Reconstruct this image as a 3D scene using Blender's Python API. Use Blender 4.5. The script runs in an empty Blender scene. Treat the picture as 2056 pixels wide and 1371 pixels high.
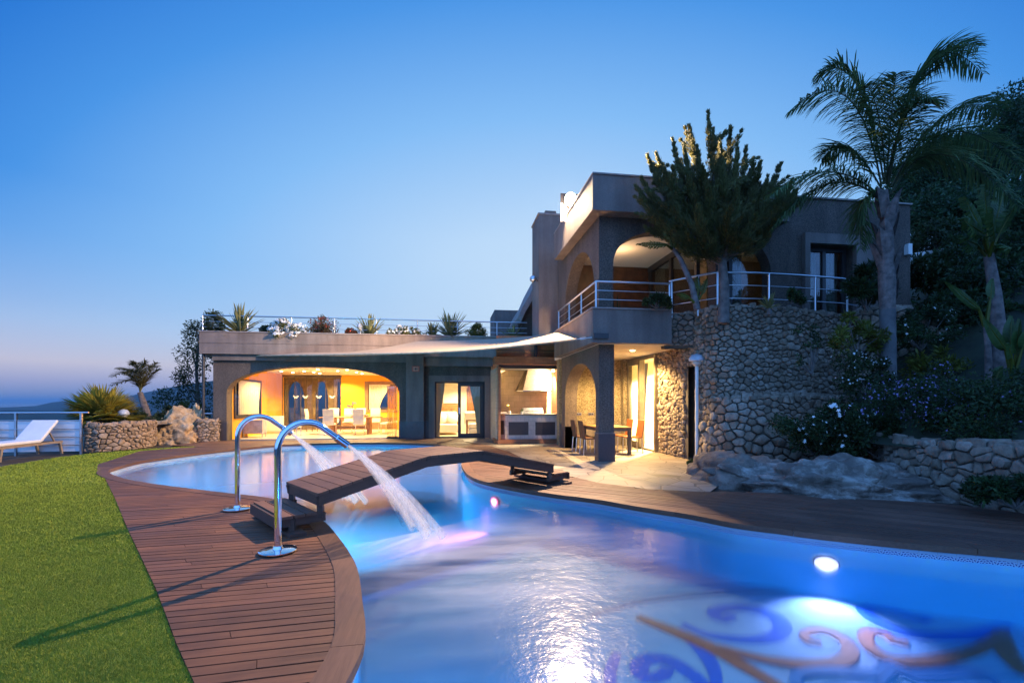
import bpy, math, random
import numpy as np
from mathutils import Vector, Matrix, noise
from mathutils.geometry import tessellate_polygon
PI = math.pi
R = math.radians
sc = bpy.context.scene
COL = sc.collection

# ------------------------------------------------------------------ camera
F, HY, H, YAW = 930.0, 805.0, 1.45, R(8)
FW = (math.sin(YAW), math.cos(YAW)); RT = (math.cos(YAW), -math.sin(YAW))
cd = bpy.data.cameras.new('camera'); cam = bpy.data.objects.new('camera', cd); COL.objects.link(cam)
cam.location = (0, 0, H); cam.rotation_euler = (PI/2, 0, -YAW)
cd.sensor_width = 36; cd.sensor_fit = 'HORIZONTAL'; cd.lens = 36*F/2056; cd.shift_y = (HY-685.5)/2056
cd.clip_start = 0.05; cd.clip_end = 80000
sc.camera = cam

# ------------------------------------------------------------------ render / colour
sc.view_settings.view_transform = 'Standard'; sc.view_settings.look = 'None'
sc.view_settings.exposure = 0.0; sc.view_settings.gamma = 1
cy = sc.cycles
cy.use_denoising = True
try: cy.denoiser = 'OPENIMAGEDENOISE'
except Exception: pass
cy.max_bounces = 8; cy.diffuse_bounces = 4; cy.glossy_bounces = 3; cy.transmission_bounces = 6
cy.transparent_max_bounces = 24; cy.sample_clamp_indirect = 4; cy.caustics_reflective = False; cy.caustics_refractive = False

def s2l(*c):
    o = []
    for v in c:
        v /= 255
        o.append(v/12.92 if v < .04045 else ((v+.055)/1.055)**2.4)
    return tuple(o)+(1,)

# ------------------------------------------------------------------ dusk sky
w = bpy.data.worlds.new("World"); sc.world = w; w.use_nodes = True
nt = w.node_tree; N = nt.nodes; L = nt.links
N.clear()
def nd(t, **k):
    n = N.new(t)
    for a, b in k.items(): setattr(n, a, b)
    return n
def mth(op, a, b=None, c=None, clamp=False):
    n = N.new('ShaderNodeMath'); n.operation = op; n.use_clamp = clamp
    for i, v in enumerate((a, b, c)):
        if v is None: continue
        if isinstance(v, (int, float)): n.inputs[i].default_value = v
        else: L.new(v, n.inputs[i])
    return n.outputs[0]
def ramp(fac, stops):
    n = N.new('ShaderNodeValToRGB'); e = n.color_ramp.elements
    while len(e) < len(stops): e.new(0.5)
    for el, (p, c) in zip(e, stops): el.position = p; el.color = c
    L.new(fac, n.inputs[0]); return n.outputs[0]
def mixc(f, a, b, bt='MIX'):
    n = N.new('ShaderNodeMix'); n.data_type = 'RGBA'; n.blend_type = bt
    for s, v in ((n.inputs[0], f), (n.inputs[6], a), (n.inputs[7], b)):
        if isinstance(v, (int, float, tuple)): s.default_value = v
        else: L.new(v, s)
    return n.outputs[2]
tc = nd('ShaderNodeTexCoord')
sep = nd('ShaderNodeSeparateXYZ'); L.new(tc.outputs['Generated'], sep.inputs[0])
def wdir(X, Y):
    a = (X-1028)/F
    v = Vector((RT[0]*a+FW[0], RT[1]*a+FW[1], (HY-Y)/F)); return v.normalized()
gd = wdir(1120, 610)
SQ = .45                                                            # the glow is wider than it is high
lat = nd('ShaderNodeVectorMath', operation='DOT_PRODUCT'); L.new(tc.outputs['Generated'], lat.inputs[0]); lat.inputs[1].default_value = (RT[0], RT[1], 0)
off = nd('ShaderNodeVectorMath', operation='SCALE'); off.inputs[0].default_value = (RT[0]*(SQ-1), RT[1]*(SQ-1), 0); L.new(lat.outputs['Value'], off.inputs['Scale'])
sqv = nd('ShaderNodeVectorMath', operation='ADD'); L.new(tc.outputs['Generated'], sqv.inputs[0]); L.new(off.outputs[0], sqv.inputs[1])
sqn = nd('ShaderNodeVectorMath', operation='NORMALIZE'); L.new(sqv.outputs[0], sqn.inputs[0])
_l = gd.dot(Vector((RT[0], RT[1], 0))); gd = (gd+Vector((RT[0], RT[1], 0))*_l*(SQ-1)).normalized()
dt = nd('ShaderNodeVectorMath', operation='DOT_PRODUCT'); L.new(sqn.outputs[0], dt.inputs[0]); dt.inputs[1].default_value = gd
ang = mth('DIVIDE', mth('ARCCOSINE', mth('MINIMUM', dt.outputs['Value'], 1.0)), PI)      # 0..1 = 0..180 deg
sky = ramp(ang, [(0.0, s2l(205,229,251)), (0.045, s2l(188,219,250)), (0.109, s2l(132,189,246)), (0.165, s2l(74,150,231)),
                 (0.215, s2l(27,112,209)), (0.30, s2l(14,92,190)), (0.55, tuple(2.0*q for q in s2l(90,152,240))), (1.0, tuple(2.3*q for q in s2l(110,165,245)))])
el = mth('DIVIDE', mth('ARCSINE', sep.outputs[2]), PI/2)                                # -1..1
ld = wdir(250, 800)
dl = nd('ShaderNodeVectorMath', operation='DOT_PRODUCT'); L.new(tc.outputs['Generated'], dl.inputs[0]); dl.inputs[1].default_value = ld
lf = mth('SMOOTH_MIN', mth('MULTIPLY', mth('SUBTRACT', dl.outputs['Value'], 0.55), 2.4, clamp=True), 1.0, 0.1)
eb = mth('MULTIPLY_ADD', el, 4.0, 0.1)
band = ramp(eb, [(0.0, s2l(84,122,178)), (0.10, s2l(104,136,190)), (0.18, s2l(166,170,206)), (0.26, s2l(208,202,216)), (0.42, s2l(194,212,236)), (0.75, s2l(150,196,242))])
bf = ramp(eb, [(0.0, (1,1,1,1)), (0.25, (.9,.9,.9,1)), (0.5, (.5,.5,.5,1)), (0.95, (0,0,0,1))])
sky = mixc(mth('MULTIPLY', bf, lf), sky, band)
nis = nd('ShaderNodeTexSky'); nis.sky_type = 'NISHITA'; nis.sun_disc = False
nis.sun_elevation = R(-2); nis.sun_rotation = R(-70); nis.ozone_density = 3
sky = mixc(0.02, sky, nis.outputs[0], 'ADD')
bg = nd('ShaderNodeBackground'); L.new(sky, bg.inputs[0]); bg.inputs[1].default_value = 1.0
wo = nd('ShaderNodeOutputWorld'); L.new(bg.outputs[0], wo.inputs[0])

# ------------------------------------------------------------------ pixel/plane helpers (photo coordinates -> world metres)
def cam2w(xc, d, z=0.0): return Vector((RT[0]*xc+FW[0]*d, RT[1]*xc+FW[1]*d, z))
def W(X, Y, d): return cam2w((X-1028)/F*d, d, H-(Y-HY)/F*d)
def G(X, Y, z=0.0):
    d = (H-z)*F/(Y-HY); return cam2w((X-1028)/F*d, d, z)
def onY(X, Y, yp):
    t = (X-1028)/F; x = yp*(RT[0]*0+FW[1]*t+FW[0])/(RT[0]-t*FW[0]) if False else (yp*(t*FW[1]-RT[1]))/(RT[0]-t*FW[0])
    d = FW[0]*x+FW[1]*yp; return Vector((x, yp, H-(Y-HY)/F*d))
def onX(X, Y, xp):
    t = (X-1028)/F; y = xp*(RT[0]-t*FW[0])/(t*FW[1]-RT[1])
    d = FW[0]*xp+FW[1]*y; return Vector((xp, y, H-(Y-HY)/F*d))

# ------------------------------------------------------------------ lamps
def lamp(name, kind, loc, power, col, rad=0.05, target=None, spot=None, blend=.5):
    d = bpy.data.lights.new(name, kind); o = bpy.data.objects.new(name, d); COL.objects.link(o)
    o.location = loc; d.energy = power; d.color = col
    if kind != 'AREA': d.shadow_soft_size = rad
    else: d.shape = 'DISK'; d.size = rad
    if target is not None: o.rotation_euler = (Vector(target)-Vector(loc)).to_track_quat('-Z', 'Y').to_euler()
    if spot: d.spot_size = R(spot); d.spot_blend = blend
    return o
FLOOD = Vector((3.412, 12.55, 7.06))
lamp('roof_flood', 'SPOT', FLOOD+Vector((-.057,-.10,-.02)), 11500, (1, .70, .43), .04, FLOOD+Vector((-.75,-.8,-.9)), 178, .1)

# ------------------------------------------------------------------ mesh builder
class MB:
    def __init__(s): s.v = []; s.f = []; s.mi = []; s.n = 0; s.uv = []
    def add(s, verts, faces, mi=0, uv=None):
        o = s.n
        verts = [tuple(v) for v in verts] if not isinstance(verts, np.ndarray) else verts.tolist()
        s.v.extend(verts); s.n += len(verts)
        if isinstance(faces, np.ndarray): fl = (faces+o).tolist()
        else: fl = [tuple(i+o for i in f) for f in faces]
        s.f.extend(fl); s.mi.extend([mi]*len(fl))
        if uv is not None: s.uv.extend(uv)
        return s
    def box(s, x0, x1, y0, y1, z0, z1, mi=0):
        if x0 > x1: x0, x1 = x1, x0
        if y0 > y1: y0, y1 = y1, y0
        if z0 > z1: z0, z1 = z1, z0
        return s.add([(x0,y0,z0),(x1,y0,z0),(x1,y1,z0),(x0,y1,z0),(x0,y0,z1),(x1,y0,z1),(x1,y1,z1),(x0,y1,z1)],
              [(0,3,2,1),(4,5,6,7),(0,1,5,4),(1,2,6,5),(2,3,7,6),(3,0,4,7)], mi)
    def bar(s, p0, p1, w_, h_, mi=0, up=(0,0,1)):
        p0 = Vector(p0); p1 = Vector(p1); t = (p1-p0).normalized(); up = Vector(up)
        if abs(t.dot(up)) > .98: up = Vector((0,1,0))
        a = t.cross(up).normalized()*w_/2; b = a.cross(t).normalized()*h_/2
        vs = [p+i*a+j*b for p in (p0,p1) for i, j in ((-1,-1),(1,-1),(1,1),(-1,1))]
        return s.add(vs, [(0,1,2,3),(7,6,5,4),(0,4,5,1),(1,5,6,2),(2,6,7,3),(3,7,4,0)], mi)
    def tube(s, pts, r, n=8, mi=0, cap=True):
        pts = [Vector(p) for p in pts]; m = len(pts); rs = r if isinstance(r, (list, tuple)) else [r]*m
        ref = Vector((0,0,1)); vs = []; prev = None
        for i, p in enumerate(pts):
            t = (pts[min(i+1,m-1)]-pts[max(i-1,0)]).normalized()
            if prev is None:
                a = t.cross(ref)
                if a.length < .05: a = t.cross(Vector((0,1,0)))
            else: a = prev-t*prev.dot(t)
            a.normalize(); prev = a; b = t.cross(a)
            for k in range(n):
                q = 2*PI*k/n; vs.append(p+(a*math.cos(q)+b*math.sin(q))*rs[i])
        fs = [(i*n+k, i*n+(k+1)%n, (i+1)*n+(k+1)%n, (i+1)*n+k) for i in range(m-1) for k in range(n)]
        if cap: fs += [tuple(range(n-1,-1,-1)), tuple(range((m-1)*n, m*n))]
        return s.add(vs, fs, mi)
    def lathe(s, prof, c=(0,0,0), n=20, mi=0, cap=True):
        m = len(prof); c = Vector(c)
        vs = [(c.x+r*math.cos(2*PI*k/n), c.y+r*math.sin(2*PI*k/n), c.z+z) for r, z in prof for k in range(n)]
        fs = [(i*n+k, i*n+(k+1)%n, (i+1)*n+(k+1)%n, (i+1)*n+k) for i in range(m-1) for k in range(n)]
        if cap: fs += [tuple(range(n-1,-1,-1)), tuple(range((m-1)*n, m*n))]
        return s.add(vs, fs, mi)
    def poly(s, outer, holes, fn, w0, w1, mi=0):
        """extrude a 2-D outline with holes: fn(u, v, w) -> point"""
        loops = [outer]+list(holes); flat = [p for l in loops for p in l]
        tri = tessellate_polygon([[Vector((p[0],p[1],0)) for p in l] for l in loops])
        n = len(flat)
        vs = [fn(p[0],p[1],w0) for p in flat]+[fn(p[0],p[1],w1) for p in flat]
        fs = [tuple(t) for t in tri]+[tuple(i+n for i in reversed(t)) for t in tri]
        o = 0
        for l in loops:
            m = len(l)
            for i in range(m):
                j = (i+1) % m; fs.append((o+i, o+j, o+j+n, o+i+n))
            o += m
        return s.add(vs, fs, mi)
    def build(s, name, mats, parent=None, smooth=0, bevel=0, uvname=None):
        me = bpy.data.meshes.new(name)
        off = parent.location if parent is not None else Vector((0,0,0))
        v = np.array(s.v, dtype=np.float64).reshape(-1,3)-np.array(off)
        me.from_pydata(v.tolist(), [], s.f)
        for m in (mats if isinstance(mats, (list, tuple)) else [mats]): me.materials.append(m)
        if any(s.mi): me.polygons.foreach_set('material_index', s.mi)
        if s.uv:
            ul = me.uv_layers.new(name='UVMap')
            for lp in me.loops: ul.data[lp.index].uv = s.uv[lp.vertex_index]
        if smooth:
            me.shade_smooth()
            if smooth < 3: me.set_sharp_from_angle(angle=smooth)
        me.validate(); me.update()
        o = bpy.data.objects.new(name, me); COL.objects.link(o)
        if parent is not None: o.parent = parent
        if bevel:
            b = o.modifiers.new('bevel', 'BEVEL'); b.width = bevel; b.segments = 2; b.limit_method = 'ANGLE'
        return o
def recalc(o):
    import bmesh
    bm = bmesh.new(); bm.from_mesh(o.data); bmesh.ops.recalc_face_normals(bm, faces=bm.faces); bm.to_mesh(o.data); bm.free(); return o
def tag(o, label=None, cat=None, group=None, kind=None):
    if label: o['label'] = label
    if cat: o['category'] = cat
    if group: o['group'] = group
    if kind: o['kind'] = kind
    return o
def thing(name, label, cat, loc=(0,0,0), group=None):
    o = bpy.data.objects.new(name, None); COL.objects.link(o); o.location = loc; o.empty_display_size = .2
    return tag(o, label, cat, group)
def struct(name, mb, m, **k): return tag(mb.build(name, m, **k), kind='structure')
def dup(root, loc, rz, label, group=None):
    r = root.copy(); COL.objects.link(r); r.location = loc; r.rotation_euler = (0,0,rz); r['label'] = label
    if group: r['group'] = group
    for ch in list(root.children):
        c = ch.copy(); COL.objects.link(c); c.parent = r
        for g in list(ch.children):
            e = g.copy(); COL.objects.link(e); e.parent = c
    return r

# ------------------------------------------------------------------ materials
def nodes_of(name):
    m = bpy.data.materials.new(name); m.use_nodes = True
    global N, L
    N = m.node_tree.nodes; L = m.node_tree.links
    return m, N['Principled BSDF']
def setv(sock, v):
    if isinstance(v, (int, float, tuple)): sock.default_value = v
    else: L.new(v, sock)
def coords(kind='Object', scale=(1,1,1), rot=(0,0,0)):
    t = N.new('ShaderNodeTexCoord'); mp = N.new('ShaderNodeMapping')
    mp.inputs['Scale'].default_value = scale; mp.inputs['Rotation'].default_value = rot
    if kind == 'World':
        g = N.new('ShaderNodeNewGeometry'); L.new(g.outputs['Position'], mp.inputs[0])
    else: L.new(t.outputs[kind], mp.inputs[0])
    return mp.outputs[0]
def noise_t(vec, scale, detail=4, rough=.55):
    n = N.new('ShaderNodeTexNoise'); n.inputs['Scale'].default_value = scale; n.inputs['Detail'].default_value = detail
    n.inputs['Roughness'].default_value = rough; L.new(vec, n.inputs['Vector']); return n.outputs[0]
def voro(vec, scale, feat='F1', out='Distance'):
    n = N.new('ShaderNodeTexVoronoi'); n.feature = feat; n.inputs['Scale'].default_value = scale; L.new(vec, n.inputs['Vector']); return n.outputs[out]
def island():
    g = N.new('ShaderNodeNewGeometry'); return g.outputs['Random Per Island']
def bump(b, hgt, strength, dist=.01):
    n = N.new('ShaderNodeBump'); n.inputs['Strength'].default_value = strength; n.inputs['Distance'].default_value = dist
    L.new(hgt, n.inputs['Height']); L.new(n.outputs[0], b.inputs['Normal'])
def scalec(c, k): return tuple(min(1, x*k) for x in c[:3])+(1,)
def M(name, c, rough=.6, var=.2, scale=6, bmp=0, bscale=80, metal=0, isl=0, c2=None, kind='World', spec=.5, coat=0):
    m, b = nodes_of(name)
    c = tuple(c)[:3]+(1,); c2 = (tuple(c2)[:3]+(1,)) if c2 else None
    v = coords(kind)
    nz = noise_t(v, scale)
    lo, hi = (c, c2) if c2 else (scalec(c, 1-var), scalec(c, 1+var))
    colr = ramp(nz, [(.33, lo), (.67, hi)])
    if isl:
        colr = mixc(1.0, colr, ramp(island(), [(0, (1-isl,)*3+(1,)), (1, (1,1,1,1))]), 'MULTIPLY')
    L.new(colr, b.inputs['Base Color'])
    b.inputs['Roughness'].default_value = rough; b.inputs['Metallic'].default_value = metal
    b.inputs['Specular IOR Level'].default_value = spec
    if bmp: bump(b, noise_t(v, bscale, 3), bmp, .01)
    return m
def emit(name, c, s):
    m, b = nodes_of(name)
    b.inputs['Base Color'].default_value = (0,0,0,1); b.inputs['Emission Color'].default_value = tuple(c)[:3]+(1,); b.inputs['Emission Strength'].default_value = s
    return m
def pebble(name, c1, c2, c3, scale=90):
    m, b = nodes_of(name); v = coords('World')
    r = voro(v, scale, 'F1', 'Color'); s_ = N.new('ShaderNodeSeparateColor'); L.new(r, s_.inputs[0])
    colr = ramp(s_.outputs[0], [(0, c1), (.5, c2), (1, c3)])
    stain = ramp(noise_t(v, .9, 5), [(.3, (.66,.66,.66,1)), (.7, (1,1,1,1))])
    stain = mixc(1.0, stain, ramp(noise_t(coords('World', (3.5,3.5,.35)), 1.0, 5), [(.35, (.74,.73,.72,1)), (.62, (1,1,1,1))]), 'MULTIPLY')
    L.new(mixc(1.0, colr, stain, 'MULTIPLY'), b.inputs['Base Color']); b.inputs['Roughness'].default_value = .85
    bump(b, voro(v, scale, 'F1'), .5, .006); return m
def fresnel(ior):
    fr = N.new('ShaderNodeFresnel'); g = N.new('ShaderNodeNewGeometry')       # same reflectance from either side of the sheet
    L.new(mth('MULTIPLY_ADD', g.outputs['Backfacing'], 1/ior-ior, ior), fr.inputs[0]); return fr
def glass(name, tint=(1,1,1), rough=.0, ior=1.45, boost=1.0):
    m = bpy.data.materials.new(name); m.use_nodes = True
    global N, L
    N = m.node_tree.nodes; L = m.node_tree.links; N.clear()
    tr = N.new('ShaderNodeBsdfTransparent'); tr.inputs[0].default_value = tint+(1,)
    gl = N.new('ShaderNodeBsdfGlossy'); gl.inputs['Roughness'].default_value = rough; gl.inputs[0].default_value = (1,1,1,1)
    fr = fresnel(ior)
    mx = N.new('ShaderNodeMixShader'); L.new(mth('MULTIPLY', fr.outputs[0], boost, clamp=True), mx.inputs[0]); L.new(tr.outputs[0], mx.inputs[1]); L.new(gl.outputs[0], mx.inputs[2])
    o = N.new('ShaderNodeOutputMaterial'); L.new(mx.outputs[0], o.inputs[0]); return m
def wood(name, c1, c2, along, isl=.4, rough=.6, coords_kind='World', stretch=14):
    m, b = nodes_of(name)
    a = math.atan2(along[1], along[0])
    v = coords(coords_kind, (1,1,1), (0,0,-a)); mp = N.new('ShaderNodeMapping'); mp.inputs['Scale'].default_value = (1.2, stretch, stretch)
    L.new(v, mp.inputs[0])
    # shift the grain per board so that boards differ
    sh = N.new('ShaderNodeVectorMath'); sh.operation = 'ADD'; cx = N.new('ShaderNodeCombineXYZ'); isd = island()
    L.new(mth('MULTIPLY', isd, 37.0), cx.inputs[0]); L.new(mth('MULTIPLY', isd, 91.0), cx.inputs[1]); L.new(mp.outputs[0], sh.inputs[0]); L.new(cx.outputs[0], sh.inputs[1])
    g = noise_t(sh.outputs[0], 2.2, 6, .65)
    colr = ramp(g, [(.25, c1), (.75, c2)])
    colr = mixc(1.0, colr, ramp(isd, [(0, (1-isl,)*3+(1,)), (1, (1,1,1,1))]), 'MULTIPLY')
    wr = noise_t(coords('World'), 1.3, 5)
    colr = mixc(mth('MULTIPLY', ramp(wr, [(.5, (0,0,0,1)), (.75, (1,1,1,1))]), .35), colr, scalec(c2, 1.35))
    L.new(colr, b.inputs['Base Color']); setv(b.inputs['Roughness'], ramp(wr, [(.3, (rough-.12,)*3+(1,)), (.7, (rough+.15,)*3+(1,))]))
    bump(b, g, .35, .004); return m
# ------------------------------------------------------------------ shared materials
WOODDIR = (math.cos(R(5)), -math.sin(R(5)))
pxv = Vector((3927, 930)).normalized()
LD = (RT[0]*pxv.x+FW[0]*pxv.y, RT[1]*pxv.x+FW[1]*pxv.y)            # board direction, left deck
rdv = Vector((.87, -.50)).normalized()
RD = (RT[0]*rdv.x+FW[0]*rdv.y, RT[1]*rdv.x+FW[1]*rdv.y)            # board direction, right deck
m_deckL = wood('deck_wood_left', (.105,.038,.016,1), (.235,.092,.040,1), LD)
m_deckF = wood('deck_wood_far', (.11,.048,.026,1), (.22,.105,.06,1), (1,0))
m_deckR = wood('deck_wood_right', (.095,.042,.026,1), (.19,.09,.055,1), RD)
m_cope = wood('coping_wood', (.10,.042,.023,1), (.19,.086,.047,1), (0,1), .35)
m_dark = M('dark_gap', (.012,.010,.009), .9, .1)
m_soil = M('soil', (.06,.045,.03), .95, .4, 5, .5, 40)
m_far = M('far_land', (.020,.032,.018), .95, .5, .02)
m_hill = M('scrub_hill', (.022,.030,.014), .95, .5, 1.2, .6, 8)
m_steel = M('brushed_steel', (.62,.62,.63), .28, .04, 30, metal=1)
m_chrome = M('polished_steel', (.82,.82,.84), .06, .02, 30, metal=1)
m_white = M('white_paint', (.72,.71,.68), .6, .05)
m_wallR = pebble('pebbledash_render', (.062,.045,.035,1), (.125,.093,.073,1), (.225,.17,.132,1))
m_wallS = pebble('smooth_render', (.18,.145,.125,1), (.235,.19,.165,1), (.28,.23,.20,1), 120)
m_dado = M('dark_granite', (.055,.047,.05), .45, .5, 60)
m_frame = M('anthracite_frame', (.035,.033,.035), .45, .1)
m_glass = glass('window_glass', (.96,.97,.95))
m_glassd = glass('dark_window_glass', (.55,.6,.62), boost=2.0)

def catmull(pts, step=.15, closed=True):
    out = []; n = len(pts); rng = range(n if closed else n-1)
    P = [Vector(p) for p in pts]
    for i in rng:
        p0 = P[(i-1) % n] if closed or i > 0 else P[i]; p1 = P[i]; p2 = P[(i+1) % n]; p3 = P[(i+2) % n] if closed or i+2 < n else p2
        k = max(1, int((p2-p1).length/step))
        for j in range(k):
            t = j/k; t2 = t*t; t3 = t2*t
            out.append(.5*((2*p1)+(p2-p0)*t+(2*p0-5*p1+4*p2-p3)*t2+(3*p1-p0-3*p2+p3)*t3))
    if not closed: out.append(P[-1])
    return out
def inside(p, poly):
    x, y = p[0], p[1]; c = False; n = len(poly); j = n-1
    for i in range(n):
        xi, yi = poly[i][0], poly[i][1]; xj, yj = poly[j][0], poly[j][1]
        if (yi > y) != (yj > y) and x < (xj-xi)*(y-yi)/(yj-yi)+xi: c = not c
        j = i
    return c
def dist_line(p, poly):
    P = np.array([(q[0], q[1]) for q in poly]); return float(np.sqrt(((P-np.array([p[0],p[1]]))**2).sum(1)).min())
def offset(pts, dd):
    n = len(pts); area = sum(pts[i].x*pts[(i+1)%n].y-pts[(i+1)%n].x*pts[i].y for i in range(n)); sg = 1 if area > 0 else -1
    o = []
    for i in range(n):
        t = (pts[(i+1)%n]-pts[i-1]); t.z = 0; t.normalize()
        o.append(pts[i]+Vector((t.y, -t.x, 0))*sg*dd)
    return o

# ------------------------------------------------------------------ swimming pool
LE = [(719,1300),(719,1213),(710,1146),(694,1112),(672,1080),(649,1053),(618,1033),(580,1015),(528,1001),(444,991),(370,982),(296,972),(240,961),(214,948)]
FE = [(237,938),(279,927),(333,919),(407,909),(481,901),(554,894),(640,890.5),(740,889),(830,890.5),(886,894),(925,904),(938,916)]
PE = [(929,930),(938,950),(957,962),(984,970),(1023,978),(1062,985),(1120,994),(1200,1004),(1286,1019),(1379,1033),(1472,1051),(1565,1063),(1658,1075),(1844,1094),(2056,1113)]
pool_px = [G(*p) for p in LE+FE+PE]
pool_near = [cam2w(*p) for p in [(5.9,3.75),(6.6,2.9),(6.2,1.9),(4.5,1.0),(2.3,.5),(.3,.55),(-.6,1.15),(-.84,1.9)]]
POOL = catmull(pool_px+pool_near, .14)
POOLO = offset(POOL, .155)
ZW = -.125; ZB = -.66
struct('pool_water', MB().poly([(p.x,p.y) for p in POOL], [], lambda u,v,w_: (u,v,w_), ZW, ZW) if False else
       MB().add([(p.x,p.y,ZW) for p in POOL], tessellate_polygon([[Vector((p.x,p.y,0)) for p in POOL]])), None or M('tmp', (.1,.3,.5)))
pw = bpy.data.objects['pool_water']
# water: clear with Fresnel reflection, rougher where the jets fall
def water_mat():
    m = bpy.data.materials.new('water'); m.use_nodes = True
    global N, L
    N = m.node_tree.nodes; L = m.node_tree.links; N.clear()
    pos = coords('World')
    jc = G(1010, 1130, ZW)
    ds = N.new('ShaderNodeVectorMath'); ds.operation = 'DISTANCE'; L.new(pos, ds.inputs[0]); ds.inputs[1].default_value = jc
    wob = noise_t(pos, 1.1, 3)
    churn = mth('SUBTRACT', 1.0, mth('DIVIDE', mth('SUBTRACT', mth('ADD', ds.outputs['Value'], mth('MULTIPLY', wob, 1.0)), 1.1), 1.75, clamp=True), clamp=True)
    rough = mth('MULTIPLY_ADD', churn, .09, .10)
    tr = N.new('ShaderNodeBsdfTransparent'); tr.inputs[0].default_value = (.66,.87,.97,1)
    gl = N.new('ShaderNodeBsdfGlossy'); gl.inputs[0].default_value = (1,1,1,1); L.new(rough, gl.inputs['Roughness'])
    b1 = N.new('ShaderNodeBump'); b1.inputs['Distance'].default_value = .012
    L.new(mth('MULTIPLY_ADD', churn, .45, .16), b1.inputs['Strength'])
    hh = mth('ADD', noise_t(coords('World', (1,1,1)), 9, 3), mth('MULTIPLY', noise_t(coords('World'), 38, 2), .25))
    L.new(hh, b1.inputs['Height']); L.new(b1.outputs[0], gl.inputs['Normal'])
    fr = fresnel(1.33)
    mx = N.new('ShaderNodeMixShader'); L.new(fr.outputs[0], mx.inputs[0]); L.new(gl.outputs[0], mx.inputs[2])
    rf = N.new('ShaderNodeBsdfRefraction'); rf.inputs['IOR'].default_value = 1.012; rf.inputs['Roughness'].default_value = .5; rf.inputs[0].default_value = (.66,.87,.97,1)
    mt = N.new('ShaderNodeMixShader'); mt.inputs[0].default_value = .62; L.new(tr.outputs[0], mt.inputs[1]); L.new(rf.outputs[0], mt.inputs[2]); L.new(mt.outputs[0], mx.inputs[1])
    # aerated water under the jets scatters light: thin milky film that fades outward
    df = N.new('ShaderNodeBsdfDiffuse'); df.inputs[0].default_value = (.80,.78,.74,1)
    foam_sheen = mth('MULTIPLY', mth('MULTIPLY', churn, churn), ramp(noise_t(coords('World', (.45,2.2,1), (0,0,-.55)), 1.4, 4), [(.32, (.06,)*3+(1,)), (.75, (.46,)*3+(1,))]))
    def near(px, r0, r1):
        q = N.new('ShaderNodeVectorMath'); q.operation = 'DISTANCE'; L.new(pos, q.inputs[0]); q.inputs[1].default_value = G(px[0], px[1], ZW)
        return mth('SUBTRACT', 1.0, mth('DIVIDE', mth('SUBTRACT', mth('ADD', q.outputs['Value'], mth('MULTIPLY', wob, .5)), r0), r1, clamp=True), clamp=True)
    foam_sheen = mth('MAXIMUM', foam_sheen, mth('MULTIPLY', near((838,1080), .25, .9), .36))                 # where the near jet lands
    foam_sheen = mth('MAXIMUM', foam_sheen, mth('MULTIPLY', near((600,948), 1.2, 4.0), .10))                  # aerated far lobe; pale film also paints in the rippled sky reflection
    m2 = N.new('ShaderNodeMixShader'); L.new(foam_sheen, m2.inputs[0]); L.new(mx.outputs[0], m2.inputs[1]); L.new(df.outputs[0], m2.inputs[2])
    o = N.new('ShaderNodeOutputMaterial'); L.new(m2.outputs[0], o.inputs[0]); return m
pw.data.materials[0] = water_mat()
tag(pw, 'still blue pool water lit from below by coloured lamps', 'water')
m_pool = M('pale_blue_pool_tile', (.11,.32,.54), .8, .06, 2.5)
mb = MB()
n = len(POOL)
bpy.context.evaluated_depsgraph_get() if False else None
ZD = -1.6; la, lb = G(793,1086,ZW), G(1108,1012,ZW); ln_ = Vector((-(lb-la).y, (lb-la).x, 0)).normalized()
if ln_.dot(Vector((FW[0],FW[1],0))) < 0: ln_ = -ln_
def halfcut(P, sg):
    out = []; m_ = len(P)
    for i in range(m_):
        a, b = P[i], P[(i+1)%m_]; da, db = (a-la).dot(ln_)*sg, (b-la).dot(ln_)*sg
        if da >= 0: out.append(a)
        if (da >= 0) != (db >= 0): out.append(a.lerp(b, da/(da-db)))
    return out
P0 = [Vector((p.x,p.y,0)) for p in POOL]
for sg, z in ((-1, ZB), (1, ZD)):
    Q = halfcut(P0, sg); mb = MB(); mb.add([(p.x,p.y,ZB+.04-.16*max(0,(p-la).dot(ln_)) if sg > 0 else ZB) for p in Q], tessellate_polygon([Q])); struct('pool_floor', mb, m_pool)
xs_c = [a.lerp(b, (a-la).dot(ln_)/((a-la).dot(ln_)-(b-la).dot(ln_))) for a, b in zip(P0, P0[1:]+P0[:1]) if ((a-la).dot(ln_) >= 0) != ((b-la).dot(ln_) >= 0)]
td_ = (lb-la).normalized(); xs_c.sort(key=lambda p: p.dot(td_)); mb = MB(); mb.bar((xs_c[0].x,xs_c[0].y,ZB-.08), (xs_c[-1].x,xs_c[-1].y,ZB-.08), .03, .236); struct('pool_step', mb, m_pool)
mb = MB(); vs = [(p.x,p.y,z) for p in POOL for z in (-.30, ZD)]
mb.add(vs, [(2*i, 2*i+1, 2*((i+1)%n)+1, 2*((i+1)%n)) for i in range(n)])
struct('pool_wall', mb, m_pool)
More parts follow.
